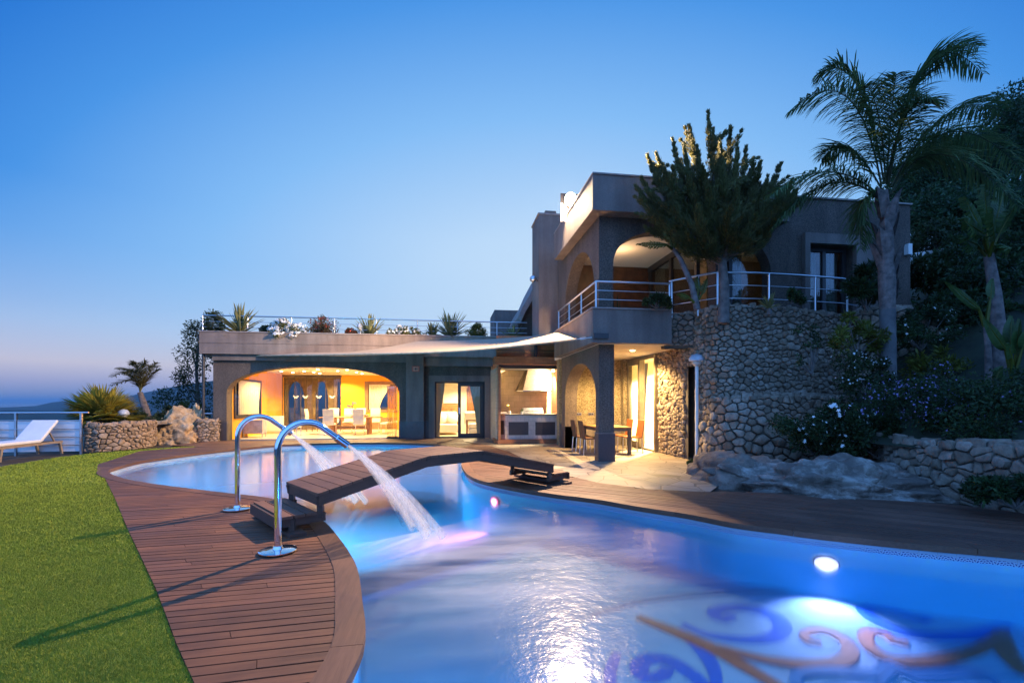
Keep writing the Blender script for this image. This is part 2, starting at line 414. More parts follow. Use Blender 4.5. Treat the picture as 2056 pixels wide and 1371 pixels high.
def tile_band():
    m, b = nodes_of('patterned_waterline_tile')
    tcn = N.new('ShaderNodeTexCoord'); sp = N.new('ShaderNodeSeparateXYZ'); L.new(tcn.outputs['UV'], sp.inputs[0])
    u = mth('FRACT', mth('DIVIDE', sp.outputs[0], .15)); v = mth('DIVIDE', sp.outputs[1], .15)
    du = mth('SUBTRACT', u, .5); dv = mth('SUBTRACT', mth('FRACT', v), .5)
    r = mth('SQRT', mth('ADD', mth('POWER', du, 2), mth('POWER', dv, 2)))
    rings = mth('SINE', mth('MULTIPLY', r, 42.0)); ang_ = mth('SINE', mth('MULTIPLY', mth('ARCTAN2', dv, du), 8.0))
    dots = mth('GREATER_THAN', mth('MULTIPLY', rings, ang_), .25)
    c = mixc(dots, (.40,.52,.66,1), (.015,.04,.22,1))
    c = mixc(mth('LESS_THAN', r, .07), c, (.45,.45,.12,1))
    c = mixc(mth('GREATER_THAN', v, 1.0), c, (.40,.52,.66,1))
    g = mth('GREATER_THAN', mth('MAXIMUM', mth('ABSOLUTE', du), mth('ABSOLUTE', dv)), .48)
    c = mixc(g, c, (.35,.42,.5,1)); L.new(c, b.inputs['Base Color']); b.inputs['Roughness'].default_value = .25; return m
mb = MB(); cum = [0]
for i in range(n): cum.append(cum[-1]+(POOL[(i+1)%n]-POOL[i]).length)
vs = []; uv = []
for i in range(n+1):
    p = POOL[i % n]; vs += [(p.x,p.y,-.03), (p.x,p.y,-.30)]; uv += [(cum[i], .20), (cum[i], -.07)]
mb.add(vs, [(2*i, 2*i+1, 2*i+3, 2*i+2) for i in range(n)], 0, uv)
struct('pool_tile_band', mb, tile_band())
# coping boards
inn = offset(POOL, -.03); mb = MB(); k = 0
while k < n:
    e = min(n, k+random.Random(k).randint(7, 12)); vs = []
    for i in range(k, e+1):
        a = inn[i % n]; b = POOLO[i % n]
        if i == k: a = a+(inn[(i+1)%n]-a)*.03; b = b+(POOLO[(i+1)%n]-b)*.03
        for p, z in ((a, .018), (b, .018), (b, -.045), (a, -.045)): vs.append((p.x, p.y, z))
    m_ = e-k
    fs = [(4*i+j, 4*i+(j+1)%4, 4*i+4+(j+1)%4, 4*i+4+j) for i in range(m_) for j in range(4)]+[(0,3,2,1), (4*m_, 4*m_+1, 4*m_+2, 4*m_+3)]
    mb.add(vs, fs); k = e
recalc(struct('pool_coping', mb, m_cope))

# ------------------------------------------------------------------ ground, lawn, decks, patio
mb = MB()
gout = [(-11.9,-5),(14,-5),(14,30),(-11.9,30)]
tri = tessellate_polygon([[Vector((x,y,0)) for x, y in gout], [Vector((p.x,p.y,0)) for p in offset(POOL, .06)]])
mb.add([(x,y,-.05) for x, y in gout]+[(p.x,p.y,-.05) for p in offset(POOL, .06)], tri)
mb.box(-11.95,-11.9,-5,30,-4,-.05)
struct('ground', mb, m_soil)

def boards(mb, poly, d, width=.098, gap=.013, z0=-.03, z1=.012, rng=None, lmin=1.6, lmax=3.4):
    rng = rng or random.Random(3)
    dx = Vector((d[0], d[1], 0)).normalized(); dy = Vector((-dx.y, dx.x, 0))
    P = [(Vector((p[0],p[1],0)).dot(dx), Vector((p[0],p[1],0)).dot(dy)) for p in poly]
    def cuts(v):
        xs = []
        for i in range(len(P)):
            (x1,y1),(x2,y2) = P[i], P[(i+1)%len(P)]
            if (y1 > v) != (y2 > v): xs.append(x1+(v-y1)/(y2-y1)*(x2-x1))
        return sorted(xs)
    v = min(p[1] for p in P); vmax = max(p[1] for p in P)
    while v < vmax:
        a, b = v+gap/2, v+width-gap/2; c0, c1 = cuts(a), cuts(b)
        if len(c0) != len(c1) or any(abs(p-q) > .8 for p, q in zip(c0, c1)): c0 = c1 = cuts((a+b)/2)
        for i in range(0, len(c0)-1, 2):
            u0a, u0b, u1a, u1b = c0[i], c1[i], c0[i+1], c1[i+1]
            if max(u1a-u0a, u1b-u0b) < .02: continue
            ts = [0.0]; x = rng.uniform(.3, lmax); ln = max(u1a-u0a, u1b-u0b)
            while x < ln-.3: ts.append(x/ln); x += rng.uniform(lmin, lmax)
            ts.append(1.0)
            for j in range(len(ts)-1):
                g0 = .002/ln; t0, t1 = ts[j]+g0, ts[j+1]-g0
                dz = rng.uniform(-.0015, .0015)
                q = [(u0a+(u1a-u0a)*t0, a), (u0a+(u1a-u0a)*t1, a), (u0b+(u1b-u0b)*t1, b), (u0b+(u1b-u0b)*t0, b)]
                vs = [dx*x_+dy*y_+Vector((0,0,z1+dz)) for x_, y_ in q]+[dx*x_+dy*y_+Vector((0,0,z0)) for x_, y_ in q]
                mb.add(vs, [(0,1,2,3),(0,4,5,1),(1,5,6,2),(2,6,7,3),(3,7,4,0)])
        v += width
nL, nF = len(LE), len(FE)
def chain(a, b):
    """part of the coping's outer line between the pool points nearest to two photo points"""
    A = min(range(n), key=lambda i: (POOL[i]-a).length); B = min(range(n), key=lambda i: (POOL[i]-b).length)
    out = []; i = A
    while True:
        out.append(POOLO[i]-(POOLO[i]-POOL[i])*.03)
        if i == B: break
        i = (i+1) % n
    return out
LAWN_E = [G(*p) for p in [(400,1400),(388,1371),(355,1298),(314,1187),(281,1116),(255,1061),(229,998),(212.6,965)]]
tip = G(200, 941)
cL = chain(cam2w(-.84,1.9), G(214,948))
PL = [cam2w(-.95,1.95)]+[cam2w(-2.25,1.9)]+LAWN_E+[tip]
left_poly = PL+list(reversed(cL))
mb = MB(); boards(mb, left_poly, LD, rng=random.Random(5)); struct('deck', mb, m_deckL)
ring_out = [G(*p) for p in [(196,933),(281,906),(370,899),(403,897.5)]]+[Vector((-8.9,16.5,0)), Vector((-8.4,18.15,0)), Vector((.55,18.15,0))]+[G(*p) for p in [(935,888.5),(985,895),(1022,908)]]
c2 = chain(G(214,948), G(938,916))
mb = MB(); boards(mb, ring_out+list(reversed(c2)), (1,0), rng=random.Random(7)); struct('deck', mb, m_deckF)
r_out = [G(*p) for p in [(1022,908),(1060,927),(1135,955),(1200,970),(1300,983),(1420,989),(1449,988),(1565,990),(1658,1002),(1774,1005),(1900,1012),(2056,1032)]]+[Vector((8.6,3.2,0)), Vector((8.2,1.4,0))]
c3 = chain(G(938,916), cam2w(6.6,2.9))
mb = MB(); boards(mb, r_out+list(reversed(c3)), RD, rng=random.Random(9)); struct('deck', mb, m_deckR)
c4 = chain(cam2w(6.6,2.9), cam2w(-.84,1.9))
near_poly = c4+[cam2w(-2.25,1.9), cam2w(-2.2,-1.5), cam2w(7.5,-1.5), Vector((8.2,1.4,0))]
mb = MB(); boards(mb, near_poly, RD, rng=random.Random(11)); struct('deck', mb, m_deckR)

# flagstone patio
def flag_mat():
    m, b = nodes_of('flagstone'); v = coords('World', (1,1,1), (0,0,.3))
    e = voro(v, 2.3, 'DISTANCE_TO_EDGE'); c = voro(v, 2.3, 'F1', 'Color'); s_ = N.new('ShaderNodeSeparateColor'); L.new(c, s_.inputs[0])
    colr = ramp(s_.outputs[0], [(0, (.24,.185,.135,1)), (1, (.37,.30,.23,1))])
    colr = mixc(mth('MULTIPLY', noise_t(v, 14, 5), .5), colr, (.2,.155,.115,1))
    j = mth('LESS_THAN', e, .022); colr = mixc(j, colr, (.11,.085,.065,1)); L.new(colr, b.inputs['Base Color'])
    b.inputs['Roughness'].default_value = .55; bump(b, mth('MINIMUM', e, .05), .8, .05); return m
m_flag = flag_mat()
mb = MB()
pt = [G(*p) for p in [(1000,901),(1022,906),(1060,925),(1135,953),(1200,968),(1300,981),(1425,987)]]
pp = [(.3,18.1),(pt[0].x,pt[0].y)]+[(p.x,p.y) for p in pt[1:]]+[(6.3,9.2),(6.2,15.2),(4.0,17.6),(1.7,18.15)]
mb.add([(x,y,-.004) for x, y in pp], tessellate_polygon([[Vector((x,y,0)) for x, y in pp]]))
struct('patio', mb, m_flag)
# border strip of flat stones round the deck's curved end
mb = MB(); a_ = [G(*p) for p in [(880,884.5),(935,886.5),(985,893),(1024,906)]]; a_ = catmull(a_, .1, False)
vs = []
for i, p in enumerate(a_):
    t = (a_[min(i+1,len(a_)-1)]-a_[max(i-1,0)]).normalized(); q = p+Vector((-t.y,t.x,0))*.28
    vs += [(p.x,p.y,.004),(q.x,q.y,.004)]
mb.add(vs, [(2*i,2*i+2,2*i+3,2*i+1) for i in range(len(a_)-1)]); struct('patio_border', mb, m_flag)

# lawn of dense turf blades
lawn_poly = [cam2w(-2.25,1.9), cam2w(-2.4,-1.5), Vector((-11.2,-1.0,0)), Vector((-11.0,8.0,0)), G(0,937), G(111,919), G(174,911), G(281,902.5), G(370,896.8), G(400,896.4)]+[G(370,899),G(281,906),G(196,933)]+[tip]+list(reversed(LAWN_E))
m_lawn = M('turf_base', (.17,.21,.013), .9, .35, 30, .6, 200, c2=(.21,.26,.017))
m_blade = M('turf_blade', (.29,.35,.02), .75, .12, 3, isl=.35)
mb = MB(); mb.add([(p.x,p.y,-.004) for p in lawn_poly], tessellate_polygon([[Vector((p.x,p.y,0)) for p in lawn_poly]]))
struct('lawn', mb, m_lawn)
rg = np.random.default_rng(4)
def blades(nb, dmin, dmax, h0, wd, tmin, tmax):
    d = dmin+(dmax-dmin)*rg.random(nb)**1.0; t = tmin+(tmax-tmin)*rg.random(nb); xc = t*d
    x = RT[0]*xc+FW[0]*d; y = RT[1]*xc+FW[1]*d
    poly = [(p.x,p.y) for p in lawn_poly]; ins = np.zeros(nb, bool); j = len(poly)-1
    for i in range(len(poly)):
        xi, yi = poly[i]; xj, yj = poly[j]
        cnd = ((yi > y) != (yj > y)) & (x < (xj-xi)*(y-yi)/((yj-yi) or 1e-9)+xi); ins ^= cnd; j = i
    x, y = x[ins], y[ins]; k = len(x); a = rg.random(k)*2*PI; ln = rg.normal(0, .5, (k,2))*h0; h = h0*(.6+.6*rg.random(k)); ww = wd*np.clip(d[ins]/4, .7, 3)
    v = np.zeros((k,3,3)); v[:,0,0] = x-np.cos(a)*ww/2; v[:,0,1] = y-np.sin(a)*ww/2; v[:,1,0] = x+np.cos(a)*ww/2; v[:,1,1] = y+np.sin(a)*ww/2
    v[:,2,0] = x+ln[:,0]; v[:,2,1] = y+ln[:,1]; v[:,0,2] = -.005; v[:,1,2] = -.005; v[:,2,2] = h
    return v.reshape(-1,3), np.arange(3*k).reshape(-1,3)
mb = MB()
for args in ((14000, 1.2, 9, .02, .012, -2.6, -1.15), (90000, 2.3, 4.5,   .015, .005, -1.15, -.6), (90000, 4.5, 8.0, .018, .007, -1.15, -.6), (60000, 8, 15.5, .022, .010, -1.15, -.6)):
    mb.add(*blades(*args))
o = mb.build('grass', m_blade); tag(o, 'short yellow green artificial turf beside the wooden deck', 'grass', kind='stuff')

# ------------------------------------------------------------------ terrain, sea, far hills, hillside
def terr(x, y):
    dx = max(-12-x, 0); dy = max(y-26, 0, -8-y); dd = math.hypot(dx, dy)
    if x > 8: return -1.5+min(8, max(0, .5*(x-14)))
    z = -.6-min(.42*dd, 78)
    return z+(noise.noise(Vector((x*.02, y*.02, 0)))*min(dd*.1, 10) if dd > 1 else 0)
mb = MB(); rad = [0.1]+[6*1.22**i for i in range(34)]; na = 96; vs = []
for r_ in rad:
    for k in range(na):
        x, y = r_*math.cos(2*PI*k/na), r_*math.sin(2*PI*k/na); vs.append((x, y, terr(x, y) if r_ > 1 else -.6))
fs = [(i*na+k, i*na+(k+1)%na, (i+1)*na+(k+1)%na, (i+1)*na+k) for i in range(len(rad)-1) for k in range(na)]
def near_pool(f):
    c = sum((Vector(vs[i]) for i in f), Vector())/4
    return math.hypot(c.x-2, c.y-9) < 17 and -13.5 < c.x
mb.add(vs, [f for f in fs if not near_pool(f)])
struct('terrain', mb, m_far, smooth=3.1)
m_sea, b_ = nodes_of('sea_water'); b_.inputs['Base Color'].default_value = (.012,.03,.06,1); b_.inputs['Roughness'].default_value = .25
mb = MB(); mb.add([(-40000,-20000,-90),(40000,-20000,-90),(40000,60000,-90),(-40000,60000,-90)], [(0,1,2,3)]); struct('sea', mb, m_sea)
def ridge(pts, dist, depth, name):
    mb = MB(); vs = []; m_ = len(pts)
    for i, (X, Y) in enumerate(pts):
        for j in range(9):
            s_ = (j-4)/4.0; q = (1-abs(s_))**.8
            c = W(X, Y, dist); z0 = -92; z = z0+(c.z-z0)*q
            dirv = Vector((c.x, c.y, 0)).normalized(); p = Vector((c.x, c.y, 0))+dirv*s_*depth
            nn = noise.noise(Vector((p.x*.004, p.y*.004, 3)))*25*(1-q)*q*4
            vs.append((p.x, p.y, z+nn*(q > 0)))
    fs = [(i*9+j, i*9+j+1, i*9+9+j+1, i*9+9+j) for i in range(m_-1) for j in range(8)]
    mb.add(vs, fs); return struct(name, mb, m_far, smooth=3.1)
ridge([(-500,818),(-200,817),(0,818),(70,815),(105,807.5),(130,805),(165,807),(200,808),(240,800),(285,789),(313,783.5),(340,778),(371,772),(430,764),(520,758),(640,765),(760,778),(900,790)], 3200, 900, 'hill')
ridge([(-700,820),(-300,823),(-80,824),(40,823),(120,825),(260,826),(420,828),(600,830)], 1500, 500, 'hill')
def hz(x, y): return .80+13*(1-math.exp(-.62*max(0, x-7.8)/12))+.5*noise.noise(Vector((x*.25, y*.25, 0)))*min(1, max(0, x-8.5))
mb = MB(); xs = [7.45+.45*i*(1+.018*i) for i in range(75)]; ys = [-6+.5*i for i in range(33)]+[10.5+1.2*i for i in range(50)]
vs = [(x, y, hz(x, y) if x > 7.6 else .7) for x in xs for y in ys]; ny = len(ys); fs = []
for i in range(len(xs)-1):
    for j in range(ny-1):
        if xs[i] < 12.6 and ys[j+1] > 9.9: continue
        fs.append((i*ny+j, (i+1)*ny+j, (i+1)*ny+j+1, i*ny+j+1))
mb.add(vs, fs); struct('hillside', mb, m_hill, smooth=3.1)
# ------------------------------------------------------------------ house
house = thing('house', 'two storey brown pebbledash villa with arched openings and a roof terrace', 'house', (0,18,0))
def hb(name, mb, m, **k): return mb.build(name, m, house, **k)
def XZ(yp):  return lambda u, v, w_: (u, yp+w_, v)
def YZ(xp):  return lambda u, v, w_: (xp+w_, u, v)
def arch_pts(x0, x1, zs, zt, z0, n_=20, p=2.0, closed_bottom=True):
    cx, a = (x0+x1)/2, (x1-x0)/2; o = [(x0, z0)] if True else []
    for i in range(n_+1):
        q = PI-PI*i/n_; c, s_ = math.cos(q), math.sin(q)
        o.append((cx+a*math.copysign(abs(c)**(2/p), c), zs+(zt-zs)*abs(s_)**(2/p)))
    return o+[(x1, z0)]
fx = lambda X, yp: onY(X, 800, yp).x
YF = 18.2
xl, xr = fx(428,YF), fx(986,YF)
ax0, ax1 = fx(455,YF), fx(801.5,YF)
dx0, dx1 = fx(873,YF), fx(973,YF); dzt = onY(920,766,YF).z
out = [(xl,-.03),(xl,3.2),(xr,3.2),(xr,-.03),(dx1,-.03),(dx1,dzt),(dx0,dzt),(dx0,-.03)]+list(reversed(arch_pts(ax0,ax1,1.72,2.73,-.03,28,2.25)))
mb = MB(); mb.poly(out, [], XZ(YF), 0, .45); hb('facade_wall', mb, m_wallR)
# dado strips of dark granite
zd = .68
for a, b in ((xl-.015, ax0+.01), (fx(801.5,YF)-.01, fx(815,YF)), (fx(850,YF), fx(861,YF)), (fx(985,YF)-.02, xr)): hb('dado', MB().box(a, b, YF-.02, YF+.1, -.03, zd), m_dado)
# pier
px0, px1 = fx(815,17.85), fx(850.5,17.85); mb = MB(); mb.box(px0, px1, 17.88, 18.22, zd, 3.2); pier = hb('pier', mb, m_wallS)
mb = MB(); mb.box(px0-.015, px1+.015, 17.86, 18.2, -.03, zd); hb('pier_base', mb, m_dado)
# beam band and parapet
xpl, xpr = onY(400,667,17.95).x, 3.0
mb = MB(); mb.box(xl+.02, px0+.0, 18.08, 18.22, 2.93, 3.16); mb.box(px1, xr+.05, 18.08, 18.22, 2.80, 3.16); hb('band', mb, m_wallS)
mb = MB(); mb.box(xpl, xpr, 17.95, 18.3, 3.15, 3.52); mb.box(xpl+.012, xpr-.01, 17.965, 18.29, 3.52, 3.535); mb.box(xpl, xpr, 17.95, 18.3, 3.535, 3.93); hb('parapet', mb, pebble('parapet_render', (.25,.19,.155,1), (.31,.24,.195,1), (.36,.285,.235,1), 120))
mb = MB(); mb.box(xpl-.03, xpr, 17.92, 18.33, 3.93, 3.965); hb('parapet_cap', mb, M('cap_stone', (.30,.25,.22), .8, .15))
mb = MB(); mb.box(xpl, 3.55, 18.29, 24.9, 3.05, 3.5); hb('roof_terrace', mb, m_flag)
# side and back walls of the low wing
mb = MB(); mb.box(xl, xl+.4, 18.65, 24.9, -.03, 3.05); hb('side_wall', mb, m_wallR)
mb = MB(); sx = onY(861,760,YF).x; sx1 = onY(985,760,YF).x; szt = onY(900,754,YF).z
mb.poly([(sx,-.03),(sx,szt),(sx1,szt),(sx1,-.03),(dx1,-.03),(dx1,dzt),(dx0,dzt),(dx0,-.03)], [], XZ(YF), -.09, .02); surround = hb('door_surround', mb, m_wallS)
# living / dining room
YB = 24.3
m_cream = M('cream_wall', (.80,.72,.55), .8, .03); m_orange = M('orange_wall', (.80,.37,.018), .8, .04)
m_floor = M('pale_floor', (.72,.62,.46), .3, .04); m_ceil = M('ceiling_paint', (.82,.74,.60), .8, .02)
bx = lambda X: onY(X, 800, YB).x
mb = MB(); mb.box(xl+.4, dx0-.35, 18.65, YB+.3, -.04, .015); hb('room_floor', mb, m_floor)
mb = MB(); mb.box(xl+.4, dx0-.35, 18.65, YB+.3, 2.76, 3.05); hb('room_ceiling', mb, m_ceil)
# back wall with two windows and three pointed arches
def pointed(x0, x1, zs, zt, z0):
    c = (x0+x1)/2; a = (x1-x0)/2; o = [(x0,z0)]
    for i in range(9): t = i/8; o.append((x0+a*(t**1.6), zs+(zt-zs)*math.sin(t*PI/2)**.9))
    for i in range(1, 9): t = 1-i/8; o.append((x1-a*(t**1.6), zs+(zt-zs)*math.sin(t*PI/2)**.9))
    return o+[(x1,z0)]
wz0, wz1 = 1.0, 2.28
w1 = (bx(470), bx(519)); w2 = (bx(739), bx(800))
arcs = [(bx(571), bx(608)), (bx(629), bx(656)), (bx(674), bx(700))]
holes = [[], [(w2[0],wz0),(w2[0],wz1),(w2[1],wz1),(w2[1],wz0)]]+[pointed(a, b, 1.5, 2.45, .25) for a, b in arcs]
x_o0, x_o1 = bx(566), bx(684)
mb = MB(); mb.poly([(xl+.3,-.03),(xl+.3,2.78),(x_o0,2.78),(x_o0,-.03)], [], XZ(YB), 0, .3); hb('orange_back_wall', mb, m_orange); mb = MB(); mb.poly([(x_o1,-.03),(x_o1,2.78),(dx0-.3,2.78),(dx0-.3,-.03)], holes[1:2], XZ(YB), 0, .3); hb('orange_back_wall', mb, m_orange)
a3 = [(a, min(b, x_o1-.05)) for a, b in arcs]
mb = MB(); mb.poly([(x_o0,-.03),(x_o0,2.78),(x_o1,2.78),(x_o1,-.03)], [pointed(a, b, 1.5, 2.45, .25) for a, b in a3], XZ(YB+.25), 0, .3); hb('arched_back_wall', mb, M('brown_render', (.16,.11,.06), .8))
mb = MB(); mb.box(dx0-.4, dx0-.28, 18.65, YB, -.03, 2.78); hb('room_side_wall', mb, m_orange)
mb = MB(); mb.box(x_o1, dx0-.4, YB-.03, YB, .0, .62); hb('skirting', mb, M('brown_skirting', (.20,.11,.05), .5))
for (a, b), z0 in ((w2, wz0),):
    mb = MB(); f_ = .09
    mb.box(a-.16, b+.16, YB-.05, YB+.02, wz1, wz1+.16); mb.box(a-.16, a, YB-.05, YB+.02, z0-.1, wz1); mb.box(b, b+.16, YB-.05, YB+.02, z0-.1, wz1); mb.box(a, b, YB-.05, YB+.02, z0-.12, z0)
    wn = hb('window', mb, M('window_trim', (.22,.12,.05), .5))
    mb = MB(); c = a+(b-a)*.66
    for q in (a+.04, c, b-.04): mb.box(q-.035, q+.035, YB+.06, YB+.12, z0, wz1)
    mb.box(a, b, YB+.065, YB+.115, z0, z0+.07); mb.box(a, b, YB+.065, YB+.115, wz1-.07, wz1)
    fr = mb.build('frame', m_frame, wn)
    fr.location = Vector((0,0,0)); fr.data.transform(Matrix.Translation(-house.location))
    mb = MB(); mb.box(a, b, YB+.08, YB+.09, z0+.05, wz1-.05); pn = mb.build('pane', m_glass, wn); pn.data.transform(Matrix.Translation(-house.location))
xs1 = xl+.42; mb = MB(); mb.box(xl+.4, xs1, 18.66, YB, .0, 2.78); hb('orange_side_wall', mb, m_orange)
wy0, wy1 = onX(472,800,xs1).y, onX(521,800,xs1).y
mb = MB(); mb.box(xs1, xs1+.05, wy0-.1, wy1+.1, 2.2, 2.32); mb.box(xs1, xs1+.05, wy0-.1, wy1+.1, .78, .9); mb.box(xs1, xs1+.05, wy0-.1, wy0, .9, 2.2); mb.box(xs1, xs1+.05, wy1, wy1+.1, .9, 2.2); mb.box(xs1, xs1+.04, (wy0+wy1)/2-.04, (wy0+wy1)/2+.04, .9, 2.2); wn = hb('window', mb, m_frame)
mb = MB(); mb.box(xs1+.002, xs1+.012, wy0, wy1, .9, 2.2); q = mb.build('pane', M('dark_pane', (.03,.05,.09), .1), wn); q.data.transform(Matrix.Translation(-house.location))
# frameless folding glass: left panels across the arch, bundle at the right jamb, screen at the back
def pane(mb, p0, p1, z0, z1, t=.012): mb.bar(Vector((p0[0],p0[1],(z0+z1)/2)), Vector((p1[0],p1[1],(z0+z1)/2)), t, z1-z0)
pl = [fx(462,18.5), fx(481,18.5), fx(500,18.5), fx(519,18.5), fx(536,18.5), fx(552,18.5), fx(567,18.5)]
def ztop(x, x0=ax0, x1=ax1): 
    q = abs((x-(x0+x1)/2)/((x1-x0)/2)); return 1.72+1.01*max(0, 1-q**2.25)**(1/2.25)
for i in range(len(pl)-1):
    mb = MB(); pane(mb, (pl[i],18.5), (pl[i+1]-.012,18.5), .03, min(ztop(pl[i]), ztop(pl[i+1]))-.02); hb('glass_panel', mb, m_glass)
for i in range(7):
    xx = fx(778+i*3.6, 18.5); mb = MB(); pane(mb, (xx,18.35), (xx+.03,18.95), .06, 2.05); hb('glass_panel', mb, glass('bundled_glass', (.82,.88,.80), boost=1.5) if i == 0 else bpy.data.materials['bundled_glass'])
mb = MB(); mb.box(fx(777,18.5), fx(800,18.5), 18.4, 18.9, .015, .06); mb.box(fx(795,18.45)-.01, fx(795,18.45)+.02, 18.42, 18.45, .06, 2.0); mb.box(fx(789,18.4), fx(800,18.4), 18.36, 18.39, 1.03, 1.06); hb('folding_door_rail', mb, m_frame)
ys_ = 22.6; scr = [onY(X, 800, ys_).x for X in (567,579,592,604,616,627,638,654,670,684)]
for i in range(len(scr)-1):
    mb = MB(); pane(mb, (scr[i],ys_), (scr[i+1]-.02,ys_+(.12 if i % 2 else 0)), .03, 2.55); hb('glass_panel', mb, m_glass)
mb = MB(); mb.box(scr[0], scr[-1], ys_-.05, ys_+.2, 2.55, 2.66)
for q in scr: mb.box(q-.012, q+.012, ys_-.02, ys_+.02, .03, 2.55)
hb('glass_screen_track', mb, M('bronze_frame', (.10,.07,.04), .4, metal=.6))
# butterfly stickers on the screen
m_stk = M('frosted_sticker', (.75,.72,.66), .6)
for X in (594, 613, 640, 667):
    c = onY(X, 796.5, ys_-.03); mb = MB()
    for sgn in (-1, 1): mb.add([c, c+Vector((sgn*.10,0,.07)), c+Vector((sgn*.13,0,.02)), c+Vector((sgn*.07,0,-.02)), c+Vector((sgn*.05,0,-.08)), c+Vector((0,0,-.05))], [(0,1,2,3,4,5)])
    hb('butterfly_sticker', mb, m_stk)
# ceiling downlights
m_bulb = emit('lamp_glow', (1,.80,.45), 22)
for X, Y in ((611,745),(630,747),(638,742),(642,749.5),(678,744.5),(697,742.5),(716,747),(727,750),(565,745),(588,748)):
    d = (2.755-H)*F/(HY-Y); c = cam2w((X-1028)/F*d, d, 2.755); mb = MB(); mb.lathe([(.055,0),(.055,-.012),(.03,-.016)], c, 12); hb('downlight', mb, m_bulb)
for x, y in ((-6.6,20.4),(-4.4,21.4),(-3.2,20.0),(-2.6,22.8),(-5.2,23.2)): lamp('room_light', 'SPOT', (x,y,2.70), 620, (1,.70,.33), .10, (x,y,0), 150, .35)
# bedroom behind the sliding door
mb = MB(); mb.box(dx0-.25, 3.1, 18.65, 22.4, -.04, .01); hb('bedroom_floor', mb, m_floor)
mb = MB(); mb.box(dx0-.28, 3.1, 18.65, 22.4, 2.55, 3.04); hb('bedroom_ceiling', mb, m_ceil)
mb = MB(); mb.box(dx0-.27, 3.1, 22.1, 22.4, -.03, 2.55); mb.box(dx0-.27, dx0-.17, 18.65, 22.1, -.03, 2.55); mb.box(2.9, 3.1, 18.65, 22.1, -.03, 2.55); hb('bedroom_wall', mb, m_cream)
yb2 = 22.08; c0, c1 = onY(937,800,yb2).x, onY(972,800,yb2).x
mb = MB(); mb.poly(arch_pts(c0, c1, 1.9, 2.35, .02, 14), [], XZ(yb2), -.05, .0); dr = hb('arched_door', mb, M('chestnut_door', (.22,.085,.025), .45, .3, 10))
mb = MB(); mb.lathe([(.02,0),(.06,.03),(.02,.06)], ((c0+c1)/2-.1, yb2-.09, 1.72), 10); kn = mb.build('knocker', M('brass', (.6,.42,.12), .3, metal=1), dr); kn.data.transform(Matrix.Translation(-house.location))
lamp('bedroom_light', 'SPOT', (1.1,20.2,2.5), 1000, (1,.74,.40), .10, (1.1,20.2,0), 150, .35)
ydp = YF+.12
mxd = onY(921,800,YF).x
mb = MB()
def rect_frame(mb, x0, x1, z0, z1, y0, y1, t):
    mb.box(x0, x0+t, y0, y1, z0, z1); mb.box(x1-t, x1, y0, y1, z0, z1); mb.box(x0+t, x1-t, y0, y1, z1-t, z1); mb.box(x0+t, x1-t, y0, y1, z0, z0+t)
rect_frame(mb, dx0, dx1, .0, dzt, ydp, ydp+.12, .06); sd = hb('sliding_door_frame', mb, m_frame)
mb = MB(); rect_frame(mb, mxd-.03, dx1-.06, .06, dzt-.06, ydp-.05, ydp-.002, .12); lf_ = hb('sliding_leaf', mb, m_frame)
mb = MB(); mb.box(mxd+.09, dx1-.18, ydp-.03, ydp-.022, .18, dzt-.18); pn = mb.build('pane', m_glass, lf_); pn.data.transform(Matrix.Translation(-house.location))
mb = MB(); mb.box(mxd+.0, mxd+.06, ydp-.09, ydp-.05, .95, 1.2); hd = mb.build('handle', m_steel, lf_); hd.data.transform(Matrix.Translation(-house.location))
# barbecue alcove
YK = 17.6
m_tile = M('travertine_tile', (.55,.42,.26), .5, .25, 3)
def tilewall(name, c, c2, sx_, sz_):
    m, b = nodes_of(name); v = coords('World', (1,1,1)); sp = N.new('ShaderNodeSeparateXYZ'); L.new(v, sp.inputs[0]); cb = N.new('ShaderNodeCombineXYZ')
    L.new(mth('ADD', sp.outputs[0], sp.outputs[1]), cb.inputs[0]); L.new(sp.outputs[2], cb.inputs[1])
    br = N.new('ShaderNodeTexBrick'); L.new(cb.outputs[0], br.inputs[0]); br.inputs['Scale'].default_value = 1
    br.inputs['Color1'].default_value = c; br.inputs['Color2'].default_value = c2; br.inputs['Mortar'].default_value = scalec(c, .65)
    br.inputs['Mortar Size'].default_value = .006; br.inputs['Brick Width'].default_value = sx_; br.inputs['Row Height'].default_value = sz_
    L.new(mixc(.35, br.outputs[0], ramp(noise_t(v, 5, 5), [(.3, scalec(c, .7)), (.7, scalec(c2, 1.1))])), b.inputs['Base Color']); b.inputs['Roughness'].default_value = .5; return m
m_tw = tilewall('travertine_blocks', (.55,.43,.28,1), (.66,.54,.36,1), .42, .24); m_bw = tilewall('red_brick', (.33,.13,.06,1), (.42,.18,.08,1), .30, .12)
xk0, xk1 = 1.80, 4.02
mb = MB(); mb.box(xk0-.12, xk1+.1, YK, YK+.3, -.03, 2.62); hb('alcove_back_wall', mb, m_tw)
mb = MB(); mb.box(xk0-.1, xk0-.02, 16.0, YK, -.03, 2.62); hb('alcove_side_wall', mb, m_tw)
mb = MB(); mb.box(xk0-.06, xk0+.02, 15.72, 16.0, -.03, 2.62); hb('alcove_post', mb, m_bw); mb = MB(); mb.box(xk1-.02, xk1+.03, 15.72, YK, -.03, 2.62); hb('alcove_post', mb, m_bw)
zb0, zb1 = 2.70, 2.96
mb = MB(); mb.box(xk0-.22, xk1-.25, 15.62, 15.95, zb0, zb1); mb.box(xk1-.25, xk1+.1, 15.66, 15.95, zb0, zb1+.02); hb('brick_beam', mb, m_bw)
mb = MB(); mb.box(xk0-.02, xk1-.02, 15.9, 16.05, 2.58, 2.70); mb.box(xk0, xk1, 16.0, YK, 2.62, 2.70); hb('dark_lintel', mb, m_frame)
